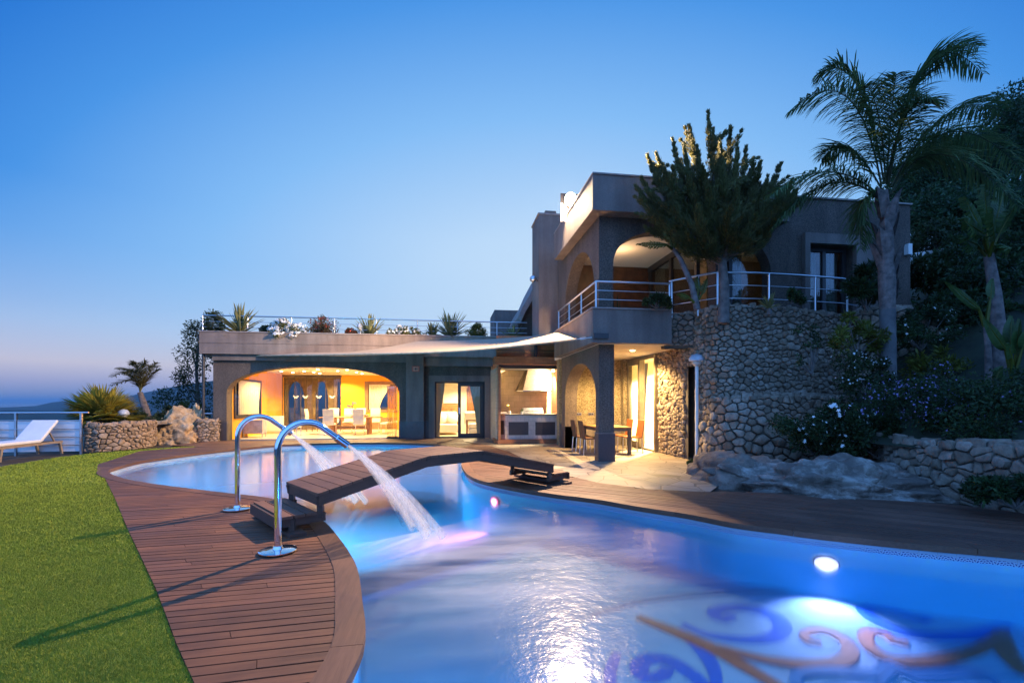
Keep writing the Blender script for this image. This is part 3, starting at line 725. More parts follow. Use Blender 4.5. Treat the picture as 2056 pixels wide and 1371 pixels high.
mb = MB(); mb.box(xk0-.1, xk1, 15.95, 16.1, zb1, 3.72); hb('brick_gable', mb, m_bw)
mb = MB(); mb.tube([(xk0-.1,15.86,3.2),(xk1,15.86,3.2)], .012, 6); mb.box(3.02,3.12,15.84,15.95,2.97,3.6); hb('conduit', mb, m_frame)
lamp('alcove_light', 'SPOT', (3.88,16.72,2.44), 2100, (1,.80,.48), .04, (2.6,17.6,1.5), 150, .35)
mb = MB(); mb.lathe([(.05,0),(.06,.04),(.05,.08)], (3.88,16.72,2.52), 10); hb('wall_lamp', mb, m_bulb)

# upper wing ------------------------------------------------------------------
ZC = 2.81
mb = MB(); mb.box(3.35, 5.30, 10.39, 10.62, ZC, 3.60); mb.box(3.35, 3.58, 10.62, 14.27, ZC, 3.60); hb('balcony_parapet', mb, m_wallS)
mb = MB(); mb.box(3.32, 5.30, 10.36, 10.65, 3.60, 3.63); mb.box(3.32, 3.61, 10.65, 14.3, 3.60, 3.63); hb('balcony_cap', mb, bpy.data.materials['cap_stone'])
mb = MB(); mb.poly([(3.58,10.62),(5.30,10.62),(5.30,11.0),(5.93,11.0),(5.93,15.2),(3.58,15.2)], [], lambda u,v,w_: (u,v,w_), ZC+.004, 3.08); hb('balcony_slab', mb, m_ceil)
xo = onY(1585, 430, 10.39).x
mb = MB(); mb.box(3.35, xo, 10.39, 14.27, 5.89, 6.72); hb('roof_overhang', mb, m_wallS)
mb = MB(); mb.box(3.344, xo+.03, 10.36, 14.3, 6.72, 6.755); hb('roof_cap', mb, bpy.data.materials['cap_stone'])
mb = MB(); mb.box(3.62, 12.22, 10.9, 18.2, 6.2, 6.62); hb('roof', mb, m_wallS)
fu = lambda X: onY(X, 500, 10.74).x
A1 = arch_pts(fu(1231), fu(1437), 4.72, 5.60, 3.05, 24, 2.2); A2 = arch_pts(fu(1447), fu(1548), 4.62, 5.45, 3.05, 20, 2.2)
xW0, xW1 = fu(1620), fu(1712); zW0, zW1 = 3.05, 5.48
outl = [(3.62,3.0),(3.62,5.9),(xo,5.9),(xo,6.66),(12.22,6.66),(12.22,3.0),(xW1,3.0),(xW1,zW1),(xW0,zW1),(xW0,3.0)]+list(reversed(A2))+list(reversed(A1))
mb = MB(); mb.poly(outl, [], XZ(10.74), 0, .34); hb('upper_wall', mb, m_wallR)
mb = MB(); mb.box(xo, 12.25, 10.70, 11.1, 6.66, 6.70); hb('roof_cap', mb, bpy.data.materials['cap_stone'])
mb = MB(); mb.poly([(10.74+.34,3.0),(10.74+.34,5.9),(14.4,5.9),(14.4,3.0)]+[(y,z) for y, z in arch_pts(11.1,13.97,4.25,5.52,3.0,22)[::-1]], [], YZ(3.62), 0, .34); hb('upper_side_wall', mb, m_wallR)
mb = MB(); mb.box(3.64, 12.2, 14.4, 18.2, 3.5, 6.2); mb.box(11.9, 12.2, 11.08, 14.4, 3.0, 6.2); hb('upper_block', mb, m_wallR)
mb = MB(); mb.box(3.96, 11.9, 11.08, 14.4, 5.76, 5.86); hb('loggia_ceiling', mb, m_ceil)
mb = MB(); mb.box(5.93, 12.2, 10.76, 14.4, 2.84, 3.06); hb('upper_floor', mb, m_floor)
m_dwood = M('dark_wood_panel', (.07,.03,.015), .5, .4, 5)
mb = MB(); mb.box(3.96, 6.5, 14.25, 14.4, 3.06, 5.76); hb('loggia_back_wall', mb, m_dwood)
mb = MB()
for y0, y1 in ((11.3,11.42),(12.7,12.82),(14.1,14.22)): mb.box(6.45, 6.55, y0, y1, 3.08, 5.6)
mb.box(6.44, 6.56, 11.1, 14.25, 5.6, 5.76); hb('loggia_door_frame', mb, m_frame)
mb = MB(); mb.box(6.49, 6.51, 11.42, 14.1, 3.1, 5.6); hb('loggia_pane', mb, m_glassd)
mb = MB(); mb.box(6.56, 11.9, 13.2, 13.3, 3.06, 5.76); hb('inner_wall', mb, M('beige_plaster', (.35,.28,.2), .8))
lamp('loggia_light', 'POINT', (4.9,12.6,5.35), 22, (1,.62,.32), .15)
lamp('loggia_room_light', 'POINT', (8.2,12.4,5.2), 6, (1,.66,.36), .15)
# glazing in the second arch and the right window
def glazing(x0, x1, z0, z1, yp, posts, nm):
    mb = MB()
    for q in posts: mb.box(q-.05, q+.05, yp-.05, yp+.05, z0, z1)
    mb.box(x0, x1, yp-.045, yp+.045, z1-.1, z1); mb.box(x0, x1, yp-.045, yp+.045, z0, z0+.08); f_ = hb(nm, mb, m_frame)
    mb = MB(); mb.box(x0, x1, yp-.008, yp+.008, z0, z1); q = mb.build('pane', m_glassd, f_); q.data.transform(Matrix.Translation(-house.location))
glazing(fu(1447)-.1, fu(1548)+.1, 3.06, 5.6, 11.2, (fu(1462), fu(1487)), 'arch_window')
glazing(xW0, xW1, 3.06, zW1, 10.98, (xW0+.04, onY(1652,500,10.98).x, xW1-.06), 'window')
ws0, ws1 = fu(1610), fu(1745)
mb = MB(); mb.poly([(ws0,3.0),(ws0,5.74),(ws1,5.74),(ws1,3.0),(xW1,3.0),(xW1,zW1),(xW0,zW1),(xW0,3.0)], [], XZ(10.74), -.12, .0); hb('window_surround', mb, m_wallS)
c = onY(1822,500,10.7); mb = MB(); mb.box(c.x-.06, c.x+.06, 10.62, 10.74, c.z-.16, c.z+.12); hb('wall_lamp', mb, m_white)
# patio under the balcony
ys0, ys1 = 10.98, 13.97
mb = MB(); mb.poly([(10.74,-.03),(10.74,ZC+.01),(14.4,ZC+.01),(14.4,-.03)]+[(y,z) for y, z in arch_pts(ys0,ys1,1.55,2.48,-.03,24)[::-1]], [], YZ(3.62), 0, .38); hb('patio_arch_wall', mb, m_wallR)
mb = MB(); mb.box(3.60, 4.02, 10.715, 11.0, -.03, .66); hb('column_base', mb, m_dado); mb = MB(); mb.box(3.605, 4.01, ys1, 14.42, -.03, .66); hb('column_base', mb, m_dado)
mb = MB(); mb.box(3.59, 4.03, 10.70, 11.0, .66, .685); hb('ledge', mb, m_wallS)
mb = MB(); mb.box(3.63, 6.0, 14.75, 15.1, -.03, ZC); mb.box(5.72, 5.98, 14.5, 14.75, -.03, ZC); hb('patio_back_wall', mb, pebble('ochre_pebbledash', (.16,.12,.06,1), (.36,.28,.15,1), (.50,.40,.24,1), 42))
mb = MB(); mb.box(3.63, 5.72, 14.70, 14.75, .66, .70); mb.box(3.63, 5.72, 14.72, 14.75, -.03, .66); hb('patio_ledge', mb, m_wallS)
for X, Y in ((1162,831),(1187,831)):
    c = onY(X, Y, 14.74); mb = MB(); mb.box(c.x-.09, c.x+.09, 14.735, 14.755, c.z-.04, c.z+.04); mb.box(c.x-.07,c.x-.01,14.73,14.74,c.z-.025,c.z+.025,1); mb.box(c.x+.01,c.x+.07,14.73,14.74,c.z-.025,c.z+.025,1); hb('socket', mb, [m_steel, m_frame])
mb = MB()
for y0, y1 in ((12.45,12.55),(13.42,13.52),(14.4,14.5)): mb.box(5.85, 5.97, y0, y1, .0, ZC-.02)
mb.box(5.86, 5.96, 12.55, 14.4, ZC-.12, ZC-.02); mb.box(5.86, 5.96, 12.55, 14.4, .0, .05); pd = hb('patio_door_frame', mb, M('taupe_frame', (.16,.13,.09), .45))
mb = MB()
mb.box(5.80,5.85,13.42,13.50,.05,ZC-.12); mb.box(5.80,5.85,14.32,14.4,.05,ZC-.12); mb.box(5.80,5.85,13.50,14.32,ZC-.24,ZC-.12); mb.box(5.80,5.85,13.50,14.32,.05,.2); mb.box(5.76,5.80,13.44,13.48,.9,1.2)
sl = hb('sliding_leaf', mb, bpy.data.materials['taupe_frame'])
mb = MB(); mb.box(5.82,5.83,13.50,14.32,.2,ZC-.24); q = mb.build('pane', m_glass, sl); q.data.transform(Matrix.Translation(-house.location))
mb = MB(); mb.box(5.97, 10.5, 12.4, 15.2, -.03, .01); hb('kitchen_floor', mb, m_floor)
mb = MB(); mb.box(5.97, 10.5, 15.1, 15.3, .0, 2.84); mb.box(10.4, 10.5, 12.4, 15.1, 0, 2.84); mb.box(6.35, 10.5, 12.3, 12.4, 0, 2.84); mb.box(5.97,10.5,12.4,15.1,2.78,2.835); hb('kitchen_wall', mb, m_cream)
lamp('kitchen_light', 'SPOT', (7.0,13.9,2.7), 4500, (1,.76,.40), .10, (7.6,13.9,0), 150, .35)
cdl = Vector((4.95,11.9,ZC)); mb = MB(); mb.lathe([(.06,0),(.06,-.012),(.03,-.016)], cdl, 12); hb('downlight', mb, m_bulb)
lamp('patio_light', 'SPOT', (4.95,12.3,2.78), 1500, (1,.66,.26), .08, (4.95,12.6,0), 150, .4)
# chimney and rooftop blocks
cA = onY(1082,428,15.0); cB = onY(1132,428,15.0)
mb = MB(); mb.box(cA.x, 3.9, 15.0, 16.2, 3.4, 7.6); hb('chimney', mb, m_wallS)
mb = MB(); mb.box(cA.x-.03, 3.93, 14.97, 16.23, 7.6, 7.65); hb('chimney_cap', mb, bpy.data.materials['cap_stone'])
for X in (1103, 1140):
    c = onY(X, 420, 15.5); mb = MB()
    for k in range(4): mb.box(c.x-.2+.015*(k%2), c.x+.2-.015*(k%2), 15.3, 15.7, 7.65+.055*k, 7.65+.055*k+.05)
    hb('chimney_pot', mb, m_wallS)
c0 = onY(993,622,22.5); c1 = onY(1042,675,22.5)
mb = MB(); mb.box(c0.x, 3.6, 22.5, 24.8, 3.5, c0.z); hb('rooftop_room', mb, m_wallS)
p = [onY(X,Y,19.0) for X, Y in ((1086,548),(1072,575),(1062,600),(1048,622),(1040,650),(1040,672),(1086,672))]
mb = MB(); mb.poly([(q.x,q.z) for q in p], [], XZ(19.0), 0, 2.2); hb('curved_wing_wall', mb, m_wallR)
p = [onY(X,Y,18.9) for X, Y in ((1088,540),(1071,572),(1060,598),(1046,620),(1038,640),(1043,650),(1053,628),(1068,603),(1078,580),(1088,570))]
mb = MB(); mb.poly([(q.x,q.z) for q in p], [], XZ(18.6), 0, 2.8); hb('curved_roof_edge', mb, bpy.data.materials['cap_stone'])
# red notice on the pier: red border, dark pictogram
s0 = onY(827.5,735,17.87); s1 = onY(842,746,17.87)
sg = thing('safety_sign', 'small red bordered safety sign with dark pictogram on the brown pier', 'sign', (s0.x,17.87,s1.z))
mb = MB(); mb.box(s0.x, s1.x, 17.855, 17.878, s1.z, s0.z); mb.build('panel', M('red_sign', (.55,.10,.06), .5), sg)
cx_, cz_ = (s0.x+s1.x)/2, (s0.z+s1.z)/2; mb = MB(); mb.box(s0.x+.03, s1.x-.03, 17.850, 17.856, s1.z+.025, s0.z-.025); mb.build('field', M('sign_field', (.50,.24,.17), .5), sg)
mb = MB(); mb.box(cx_-.035, cx_+.035, 17.846, 17.851, cz_-.015, cz_+.02); mb.box(cx_-.012, cx_+.012, 17.8455, 17.8505, cz_-.05, cz_+.045); mb.box(cx_-.08, cx_-.045, 17.846, 17.851, cz_-.01, cz_+.008); mb.box(cx_+.045, cx_+.08, 17.846, 17.851, cz_-.01, cz_+.008); mb.build('pictogram', m_frame, sg)
# ------------------------------------------------------------------ rubble stone walls: every stone is a domed Voronoi cell
def clip_cell(c, pts, lim):
    x0, x1, y0, y1 = lim; P = [(x0,y0),(x1,y0),(x1,y1),(x0,y1)]
    for q in pts:
        mx_, my_ = (c[0]+q[0])/2, (c[1]+q[1])/2; nx, ny = q[0]-c[0], q[1]-c[1]
        out = []; m_ = len(P)
        for i in range(m_):
            a, b = P[i], P[(i+1)%m_]; da = (a[0]-mx_)*nx+(a[1]-my_)*ny; db = (b[0]-mx_)*nx+(b[1]-my_)*ny
            if da <= 0: out.append(a)
            if (da < 0) != (db < 0) and da != db:
                t = da/(da-db); out.append((a[0]+(b[0]-a[0])*t, a[1]+(b[1]-a[1])*t))
        P = out
        if len(P) < 3: return None
    return P
def rubble(mb, wid, hgt, size, fn, seed, depth=.07, gap=.005, keep=None, big_low=.0, flat=1.25):
    r_ = random.Random(seed); pts = []
    tries = int(wid*hgt/size**2*30)
    for _ in range(tries):
        u, v = r_.uniform(0, wid), r_.uniform(0, hgt); s_ = size*r_.choice((.38,.55,.75,1.0,1.4))*r_.uniform(.85,1.15)*(1+big_low*(1-v/hgt))
        if all(((u-p[0])/flat)**2+(v-p[1])**2 > ((s_+p[2])*.42)**2 for p in pts): pts.append((u, v, s_))
    A = np.array([(p[0]/flat, p[1]) for p in pts]); lim = (0, wid/flat, 0, hgt)
    for i, c in enumerate(A):
        dd = ((A-c)**2).sum(1); idx = np.argsort(dd)[1:22]
        P = clip_cell(c, [A[j] for j in idx], lim)
        if not P: continue
        for _ in range(1):                                         # round the corners
            Q = []
            for a, b in zip(P, P[1:]+P[:1]): Q += [(a[0]*.83+b[0]*.17, a[1]*.83+b[1]*.17), (a[0]*.17+b[0]*.83, a[1]*.17+b[1]*.83)]
            P = Q
        Q = []
        for a, b in zip(P, P[1:]+P[:1]):                            # uneven edges
            Q.append(a); l_ = math.hypot(b[0]-a[0], b[1]-a[1])
            if l_ > size*.22: Q.append(((a[0]+b[0])/2+r_.uniform(-.09,.03)*l_*(1 if (a[0]+b[0])/2 > c[0] else -1), (a[1]+b[1])/2+r_.uniform(-.09,.03)*l_*(1 if (a[1]+b[1])/2 > c[1] else -1)))
        P = [(a*flat, b) for a, b in Q]; cx = sum(a for a, b in P)/len(P); cyy = sum(b for a, b in P)/len(P)
        if keep and not keep(cx, cyy): continue
        rad = math.sqrt(max(1e-4, sum(abs((a-cx)*(b-cyy)) for a, b in P)/len(P)))+.02
        k = max(.5, 1-gap/rad)*r_.uniform(.95,1); dep = depth*r_.uniform(.6, 1.25)*min(1.3, rad/size*2.6); tx, ty = r_.uniform(-.25,.25), r_.uniform(-.25,.25); sd = r_.uniform(0, 99)
        vs = []; m_ = len(P)
        for sc_, wz in ((k, -.3), (k*.985, .35), (k*.90, .82), (k*.55, .97)):
            for a, b in P:
                u, v = cx+(a-cx)*sc_, cyy+(b-cyy)*sc_
                nn = noise.noise(Vector((u*9+sd, v*9, sd)))
                vs.append(fn(u, v, dep*wz+(tx*(u-cx)+ty*(v-cyy))*(wz > .1)+nn*.018*(wz > .5)))
        vs.append(fn(cx, cyy, dep))
        fs = [(q*m_+j, q*m_+(j+1)%m_, (q+1)*m_+(j+1)%m_, (q+1)*m_+j) for q in range(3) for j in range(m_)]+[(3*m_+j, 3*m_+(j+1)%m_, 4*m_) for j in range(m_)]
        mb.add(vs, fs)
def stone_mat(name, c1, c2, isl=.45):
    m, b = nodes_of(name); v = coords('World'); g = noise_t(v, 7, 6, .65)
    colr = ramp(g, [(.3, c1), (.7, c2)]); colr = mixc(1.0, colr, ramp(island(), [(0, (1-isl, 1-isl*1.1, 1-isl*1.25, 1)), (.6, (.92,.86,.8,1)), (1, (1,1,1,1))]), 'MULTIPLY')
    L.new(mixc(mth('MULTIPLY', ramp(noise_t(v, 26, 4), [(.45, (0,0,0,1)), (.62, (1,1,1,1))]), .35), colr, scalec(c1, .55)), b.inputs['Base Color'])
    b.inputs['Roughness'].default_value = .9; bump(b, noise_t(v, 38, 5, .7), .7, .02); return m
m_stone = stone_mat('limestone_rubble', (.21,.165,.125,1), (.45,.375,.30,1))
m_stone2 = stone_mat('pink_rubble', (.30,.22,.16,1), (.48,.37,.27,1))
m_mort = M('wall_core', (.10,.082,.064), .95, .2)
def path_wall(name, label, path, ztop_, size, seed, z0=0., group=None, depth=.07, mats=None, keep=None, big_low=0., core=True, top=True, cat='stone wall', thick=.35, zf=None):
    """path: ground points; stones face the right-hand side of the walking direction"""
    P = [Vector((p[0], p[1], 0)) for p in path]; cum = [0]
    for a, b in zip(P, P[1:]): cum.append(cum[-1]+(b-a).length)
    nrm = []
    for i in range(len(P)):
        t = (P[min(i+1,len(P)-1)]-P[max(i-1,0)]).normalized(); nrm.append(Vector((t.y,-t.x,0)))
    zf = zf or (lambda u: ztop_); W_ = cum[-1]; Hm = max(zf(W_*k/20) for k in range(21))-z0
    def fn(u, v, w_):
        u = min(max(u, 0), W_); i = 0
        while i < len(P)-2 and u > cum[i+1]: i += 1
        t = (u-cum[i])/(cum[i+1]-cum[i]); p = P[i].lerp(P[i+1], t); q = nrm[i].lerp(nrm[i+1], t).normalized()
        zz = z0+v; zt = zf(u); 
        return Vector((p.x+q.x*w_, p.y+q.y*w_, min(zz, zt+.03)))
    mb = MB(); kp = lambda u, v: (z0+v < zf(u)-.02) and (keep is None or keep(u, z0+v))
    rubble(mb, W_, Hm, size, fn, seed, depth, keep=kp, big_low=big_low)
    if top:                                                          # cap course of stones lying on the wall head
        def ft(u, v, w_):
            q = fn(u, Hm*.5, -v+.04); return Vector((q.x, q.y, zf(min(max(u,0),W_))-.02+w_))
        rubble(mb, W_, thick, size*1.05, ft, seed+50, depth*1.1)
    ns = 24; vs = []
    if core:
        for i in range(ns+1):
            u = W_*i/ns
            for w_, z in ((-.005, None), (-thick, None)):
                q = fn(u, 0, w_); vs += [(q.x, q.y, z0-.05), (q.x, q.y, zf(u)-.02)]
        fs = []
        for i in range(ns):
            if keep and not keep(W_*(i+.5)/ns, 1.0): continue
            a = i*4; b = a+4; fs += [(a,b,b+1,a+1), (a+2,a+3,b+3,b+2), (a+1,b+1,b+3,a+3)]
        fs += [(0,1,3,2), (ns*4, ns*4+2, ns*4+3, ns*4+1)]
        mb.add(vs, fs, 1)
    o = mb.build(name, mats or [m_stone, m_mort], smooth=.9); tag(o, label, cat, group); return o
Z3 = 3.60
# main retaining wall: side with a narrow niche, rounded corner, long front
mainp = [(5.98,12.46),(5.98,11.2),(5.99,10.4),(6.0,9.95),(6.07,9.72),(6.3,9.62),(7.2,9.66),(8.4,9.7),(9.6,9.85)]
ny0, ny1 = 12.46-onX(1376,800,5.98).y, 12.46-onX(1399,800,5.98).y
path_wall('retaining_wall', 'tall rubble stone retaining wall carrying the upper terrace beside the patio', mainp, Z3, .18, 11, keep=lambda u, z: not (ny0 < u < ny1 and z < 2.32), zf=lambda u: (Z3 if u < 4.7 else Z3-.04-.06*(u-4.7)))
mb = MB(); mb.box(6.35,6.4,10.3,11.6,-.03,2.4); mb.box(6.0,6.38,onX(1399,800,5.98).y-.12,onX(1399,800,5.98).y-.06,-.03,2.3); mb.box(5.95,6.4,onX(1399,800,5.98).y-.2,onX(1376,800,5.98).y+.15,2.32,2.42)
tag(mb.build('wall_niche', M('niche_stone', (.16,.13,.11), .9, .3)), 'narrow dark niche with flat stone lintel in the tall rubble wall', 'wall niche')
path_wall('terrace_wall', 'low rubble wall in front of the tall one, white flowers spilling over it', [(5.96,10.35),(5.97,9.75),(6.05,9.38),(6.3,9.22),(7.1,9.15),(8.0,9.1),(8.9,9.0)], 1.55, .225, 21, zf=lambda u: 1.52-.06*math.cos(u*1.3) if u > .55 else .5+1.9*u, big_low=.35, thick=.55, depth=.09)
path_wall('terrace_wall', 'long low dry stone wall at the right edge below purple bush', [(8.95,8.95),(8.2,8.0),(7.62,6.9),(7.42,5.9),(7.36,5.0),(7.4,3.4),(7.5,1.5)], .85, .24, 31, z0=-.05, zf=lambda u: .84+.05*math.sin(u*1.7), depth=.09, thick=.4)
path_wall('retaining_wall', 'shadowed rough stone wall behind the palm and banana plants', [(9.6,9.8),(11.0,9.3),(12.6,8.7),(14.5,8.0)], 3.5, .30, 41, z0=1.0, zf=lambda u: 3.55+.12*math.sin(u*2.1), depth=.10)
path_wall('planter_wall', 'curved stone planter wall with the fan palm, beside sun lounger', [tuple(G(X,Y).xy) for X, Y in ((176,900),(176,908),(200,907.5),(235,905),(275,901),(300,897),(312,893))], .79, .17, 51, zf=lambda u: .78, mats=[m_stone2, m_mort], cat='planter')
path_wall('planter_wall', 'small rounded stone planter wall between boulder and house corner', [tuple(G(X,Y).xy) for X, Y in ((392,885.5),(400,887.5),(418,887),(436,886),(441,884))], .78, .17, 61, zf=lambda u: .76, mats=[m_stone2, m_mort], cat='planter')
path_wall('wall_return', 'short stone wall piece between balcony parapet and terrace wall', [(5.29,10.74),(5.6,10.70),(5.95,10.55)], Z3, .2, 71, z0=2.80, thick=.25)
# fill behind the walls
mb = MB(); mb.add([(p[0],p[1],z) for z in (3.4,) for p in [(6.05,10.38),(6.2,9.75),(9.6,9.9),(12.4,9.9),(12.4,10.72),(6.0,10.72)]], [tuple(range(6))]); struct('terrace_ground', mb, m_soil)
mb = MB(); mb.add([(6.1,9.4,1.38),(9.2,9.1,1.4),(9.6,9.8,1.45),(6.1,9.75,1.38)], [(0,1,2,3)]); struct('terrace_ground', mb, m_soil)
pf = [G(*p) for p in ((178,904),(235,903),(300,895),(392,884),(440,882))]
mb = MB(); mb.add([(p.x,p.y+.1,.66) for p in pf]+[(-8.6,20,.7),(-11,20,.6),(-11.5,15,.6)], [tuple(range(8))]); struct('planting_soil', mb, m_soil)

# ------------------------------------------------------------------ rocks
import bmesh
def rock(name, label, loc, size, seed, m, freq=1.3, amp=.35, sub=5, rz=0, flatb=True, cat='rock', pits=0, ridged=0.0):
    bm = bmesh.new(); bmesh.ops.create_icosphere(bm, subdivisions=sub, radius=1)
    for v in bm.verts:
        p = v.co.copy(); n1 = noise.fractal(p*freq+Vector((seed,0,0)), .9, 2.1, 5)
        k = 1+amp*n1
        if ridged: k += ridged*(abs(noise.noise(p*4+Vector((0,seed,0))))-.25)
        if pits:
            c_ = noise.noise(p*5.5+Vector((0,0,seed))); k -= pits*max(0, c_-.18)
        q = p*k; v.co = Vector((q.x*size[0], q.y*size[1], max(q.z, -.25)*size[2]))
    me = bpy.data.meshes.new(name); bm.to_mesh(me); bm.free(); me.materials.append(m); me.shade_smooth()
    o = bpy.data.objects.new(name, me); COL.objects.link(o); o.location = loc; o.rotation_euler = (0,0,rz); return tag(o, label, cat)
def rock_mat(name, c1, c2, c3, sc_=2.2):
    m, b = nodes_of(name); v = coords('World'); g = mth('ADD', mth('MULTIPLY', noise_t(v, sc_, 9, .74), .75), mth('MULTIPLY', noise_t(coords('World', (1,1,3), (.3,.2,.6)), 9, 8, .75), .25))
    colr = ramp(g, [(.30, c1), (.48, c2), (.60, c3)]); L.new(colr, b.inputs['Base Color']); b.inputs['Roughness'].default_value = .85
    bump(b, noise_t(v, 12, 8, .75), 1.0, .06); return m
m_rockw = rock_mat('weathered_limestone', (.09,.075,.065,1), (.19,.155,.125,1), (.45,.405,.35,1), 2.6)
m_rockb = rock_mat('earthy_rock', (.08,.055,.04,1), (.20,.15,.115,1), (.30,.24,.19,1), 3)
m_rocko = rock_mat('ochre_limestone', (.16,.09,.045,1), (.52,.34,.18,1), (.70,.52,.33,1), 2.6)
g1 = G(1690,972,.05); g2 = G(1475,955,.05)
rock('rock_outcrop', 'low pale weathered rock outcrop rising beside the dark deck', (g1.x-.15, g1.y, -.12), (1.75,1.05,.60), 3, m_rockw, 1.3, .38, 6, R(-18), ridged=.28)
rock('rock_outcrop', 'brown earthy rock mound at the edge of the flagstones', (g2.x+.05, g2.y+.05, -.12), (.95,.98,.60), 9, m_rockb, 1.2, .3, 5, R(-10), ridged=.12)
rock('rock_outcrop', 'dark flat rock lying under the right stone wall', tuple(G(1930,992,.0))[:2]+(-.15,), (.75,1.3,.32), 15, m_rockb, 1.4, .3, 5, R(15), ridged=.1)
bo = G(345,889)
rock('boulder', 'big pitted ochre boulder standing between stone planters', (bo.x-.12, bo.y+.45, .12), (1.08,.72,.98), 22, m_rocko, 1.2, .34, 6, .2, pits=.45, ridged=.14)
rock('boulder', 'upright narrow end of pitted ochre rock leaning on small planter', tuple((G(387,887)+Vector((-.12,.45,0))).xy)+(.2,), (.36,.42,1.0), 31, m_rocko, 1.5, .3, 5, .5, pits=.35, ridged=.12)

# ------------------------------------------------------------------ plants
def leafm(name, c, isl=.6, c2=None, rough=.5, tl=.35):
    m = M(name, c, rough, .3, 1.5, isl=isl, c2=c2, spec=.35); b = N['Principled BSDF']; t = N.new('ShaderNodeBsdfTranslucent'); x = N.new('ShaderNodeMixShader'); x.inputs[0].default_value = tl
    L.new(b.inputs['Base Color'].links[0].from_socket, t.inputs[0]); L.new(b.outputs[0], x.inputs[1]); L.new(t.outputs[0], x.inputs[2])
    L.new(x.outputs[0], [q for q in N if q.type == 'OUTPUT_MATERIAL'][0].inputs[0]); return m
m_leafd = leafm('dark_foliage', (.052,.095,.03), .7)
m_leafm = leafm('mid_foliage', (.045,.075,.022), .6)
m_leafy = leafm('yellow_green_foliage', (.16,.17,.025), .6)
m_juni = leafm('juniper_foliage', (.17,.165,.05), .5)
m_palm = leafm('palm_frond', (.13,.20,.07), .45)
m_palmy = leafm('fan_palm_leaf', (.42,.35,.05), .55)
m_yuc = leafm('sword_leaf', (.32,.31,.12), .55)
m_ban = leafm('banana_leaf', (.07,.12,.03), .3)
m_hillleaf = leafm('hillside_foliage', (.05,.11,.04), .6)
m_bark = M('grey_bark', (.14,.115,.10), .9, .4, 6, .8, 30)
m_barkr = M('fibrous_palm_bark', (.15,.118,.105), .9, .45, 9, 1.0, 24)
m_petw = M('white_petal', (.72,.72,.70), .6, .05); m_petp = M('lilac_petal', (.24,.18,.38), .6, .2, isl=.4); m_petr = M('red_petal', (.35,.05,.03), .6, .2)
def leaves(mb, cen, rad, nper, ln, wd, seed, up=.0, mi=0, axis=None, aw=0):
    rg = np.random.default_rng(seed); C_ = np.repeat(np.array(cen), nper, 0); Rr = np.repeat(np.array(rad).reshape(-1), nper); k = len(C_)
    d = rg.normal(size=(k,3)); d /= np.linalg.norm(d, axis=1)[:,None]; p = C_+d*(Rr*rg.random(k)**.45)[:,None]
    t = d*.6+rg.normal(size=(k,3))*.7; t[:,2] += up
    if axis is not None: t += np.repeat(np.array(axis), nper, 0)*aw
    t /= np.linalg.norm(t, axis=1)[:,None]
    s_ = np.cross(t, rg.normal(size=(k,3))); s_ /= np.linalg.norm(s_, axis=1)[:,None]; nn = np.cross(t, s_)
    l_ = ln*(.6+.8*rg.random(k))[:,None]; w_ = wd*(.7+.6*rg.random(k))[:,None]
    v = np.stack([p, p+t*l_*.5+s_*w_*.5+nn*w_*.15, p+t*l_, p+t*l_*.5-s_*w_*.5+nn*w_*.15], 1)
    mb.add(v.reshape(-1,3), np.arange(4*k).reshape(-1,4), mi); return p
def clumps(c, r, n_, seed, crad=(.2,.4), low=-.6):
    rr = random.Random(seed); cen = []; rad = []
    while len(cen) < n_:
        d = Vector((rr.gauss(0,1), rr.gauss(0,1), rr.gauss(0,1))).normalized()*rr.uniform(.45, 1.05)
        if d.z < low: continue
        cen.append((c[0]+d.x*r[0], c[1]+d.y*r[1], c[2]+d.z*r[2])); rad.append(min(r)*rr.uniform(*crad))
    return cen, rad
def bush(name, label, c, r, seed, m, nclump=26, nper=160, ln=.07, wd=.03, flowers=None, nfl=90, fsize=.03, cat='bush', group=None, stems=True, crad=(.22,.48)):
    t = thing(name, label, cat, (c[0], c[1], c[2]-r[2]*.8), group)
    cen, rad = clumps(c, r, nclump, seed, crad); mb = MB(); leaves(mb, cen, rad, nper, ln, wd, seed, .25); mb.build('foliage', m, t)
    if stems:
        mb = MB(); rr = random.Random(seed); base = Vector((c[0], c[1], c[2]-r[2]*.95))
        for k in range(min(9, len(cen))):
            q = Vector(cen[k]); mid = base.lerp(q, .5)+Vector((rr.uniform(-.1,.1),)*3)*r[0]; mb.tube([base, mid, q], [.018*max(1, r[2]), .012*max(1, r[2]), .005], 5)
        mb.build('stem', m_bark, t)
    if flowers:
        rr = np.random.default_rng(seed+1); mb = MB()
        for k in range(nfl):
            i = rr.integers(len(cen)); d = rr.normal(size=3); d[2] = abs(d[2])*.8; d[1] -= .5; d /= np.linalg.norm(d)
            p = Vector(np.array(cen[i])+d*rad[i]*1.02); a = Vector(d).orthogonal().normalized(); b = Vector(d).cross(a); s_ = fsize*rr.uniform(.7,1.3)
            vs = [p]+[p+(a*math.cos(q)+b*math.sin(q))*s_*(1 if j % 2 else .45)+Vector(d)*s_*.15 for j, q in enumerate([PI*z/5 for z in range(10)])]
            mb.add(vs, [(0, j+1, (j+1) % 10+1) for j in range(10)])
        tag(mb.build('blossom', flowers, t), kind='stuff')
    return t
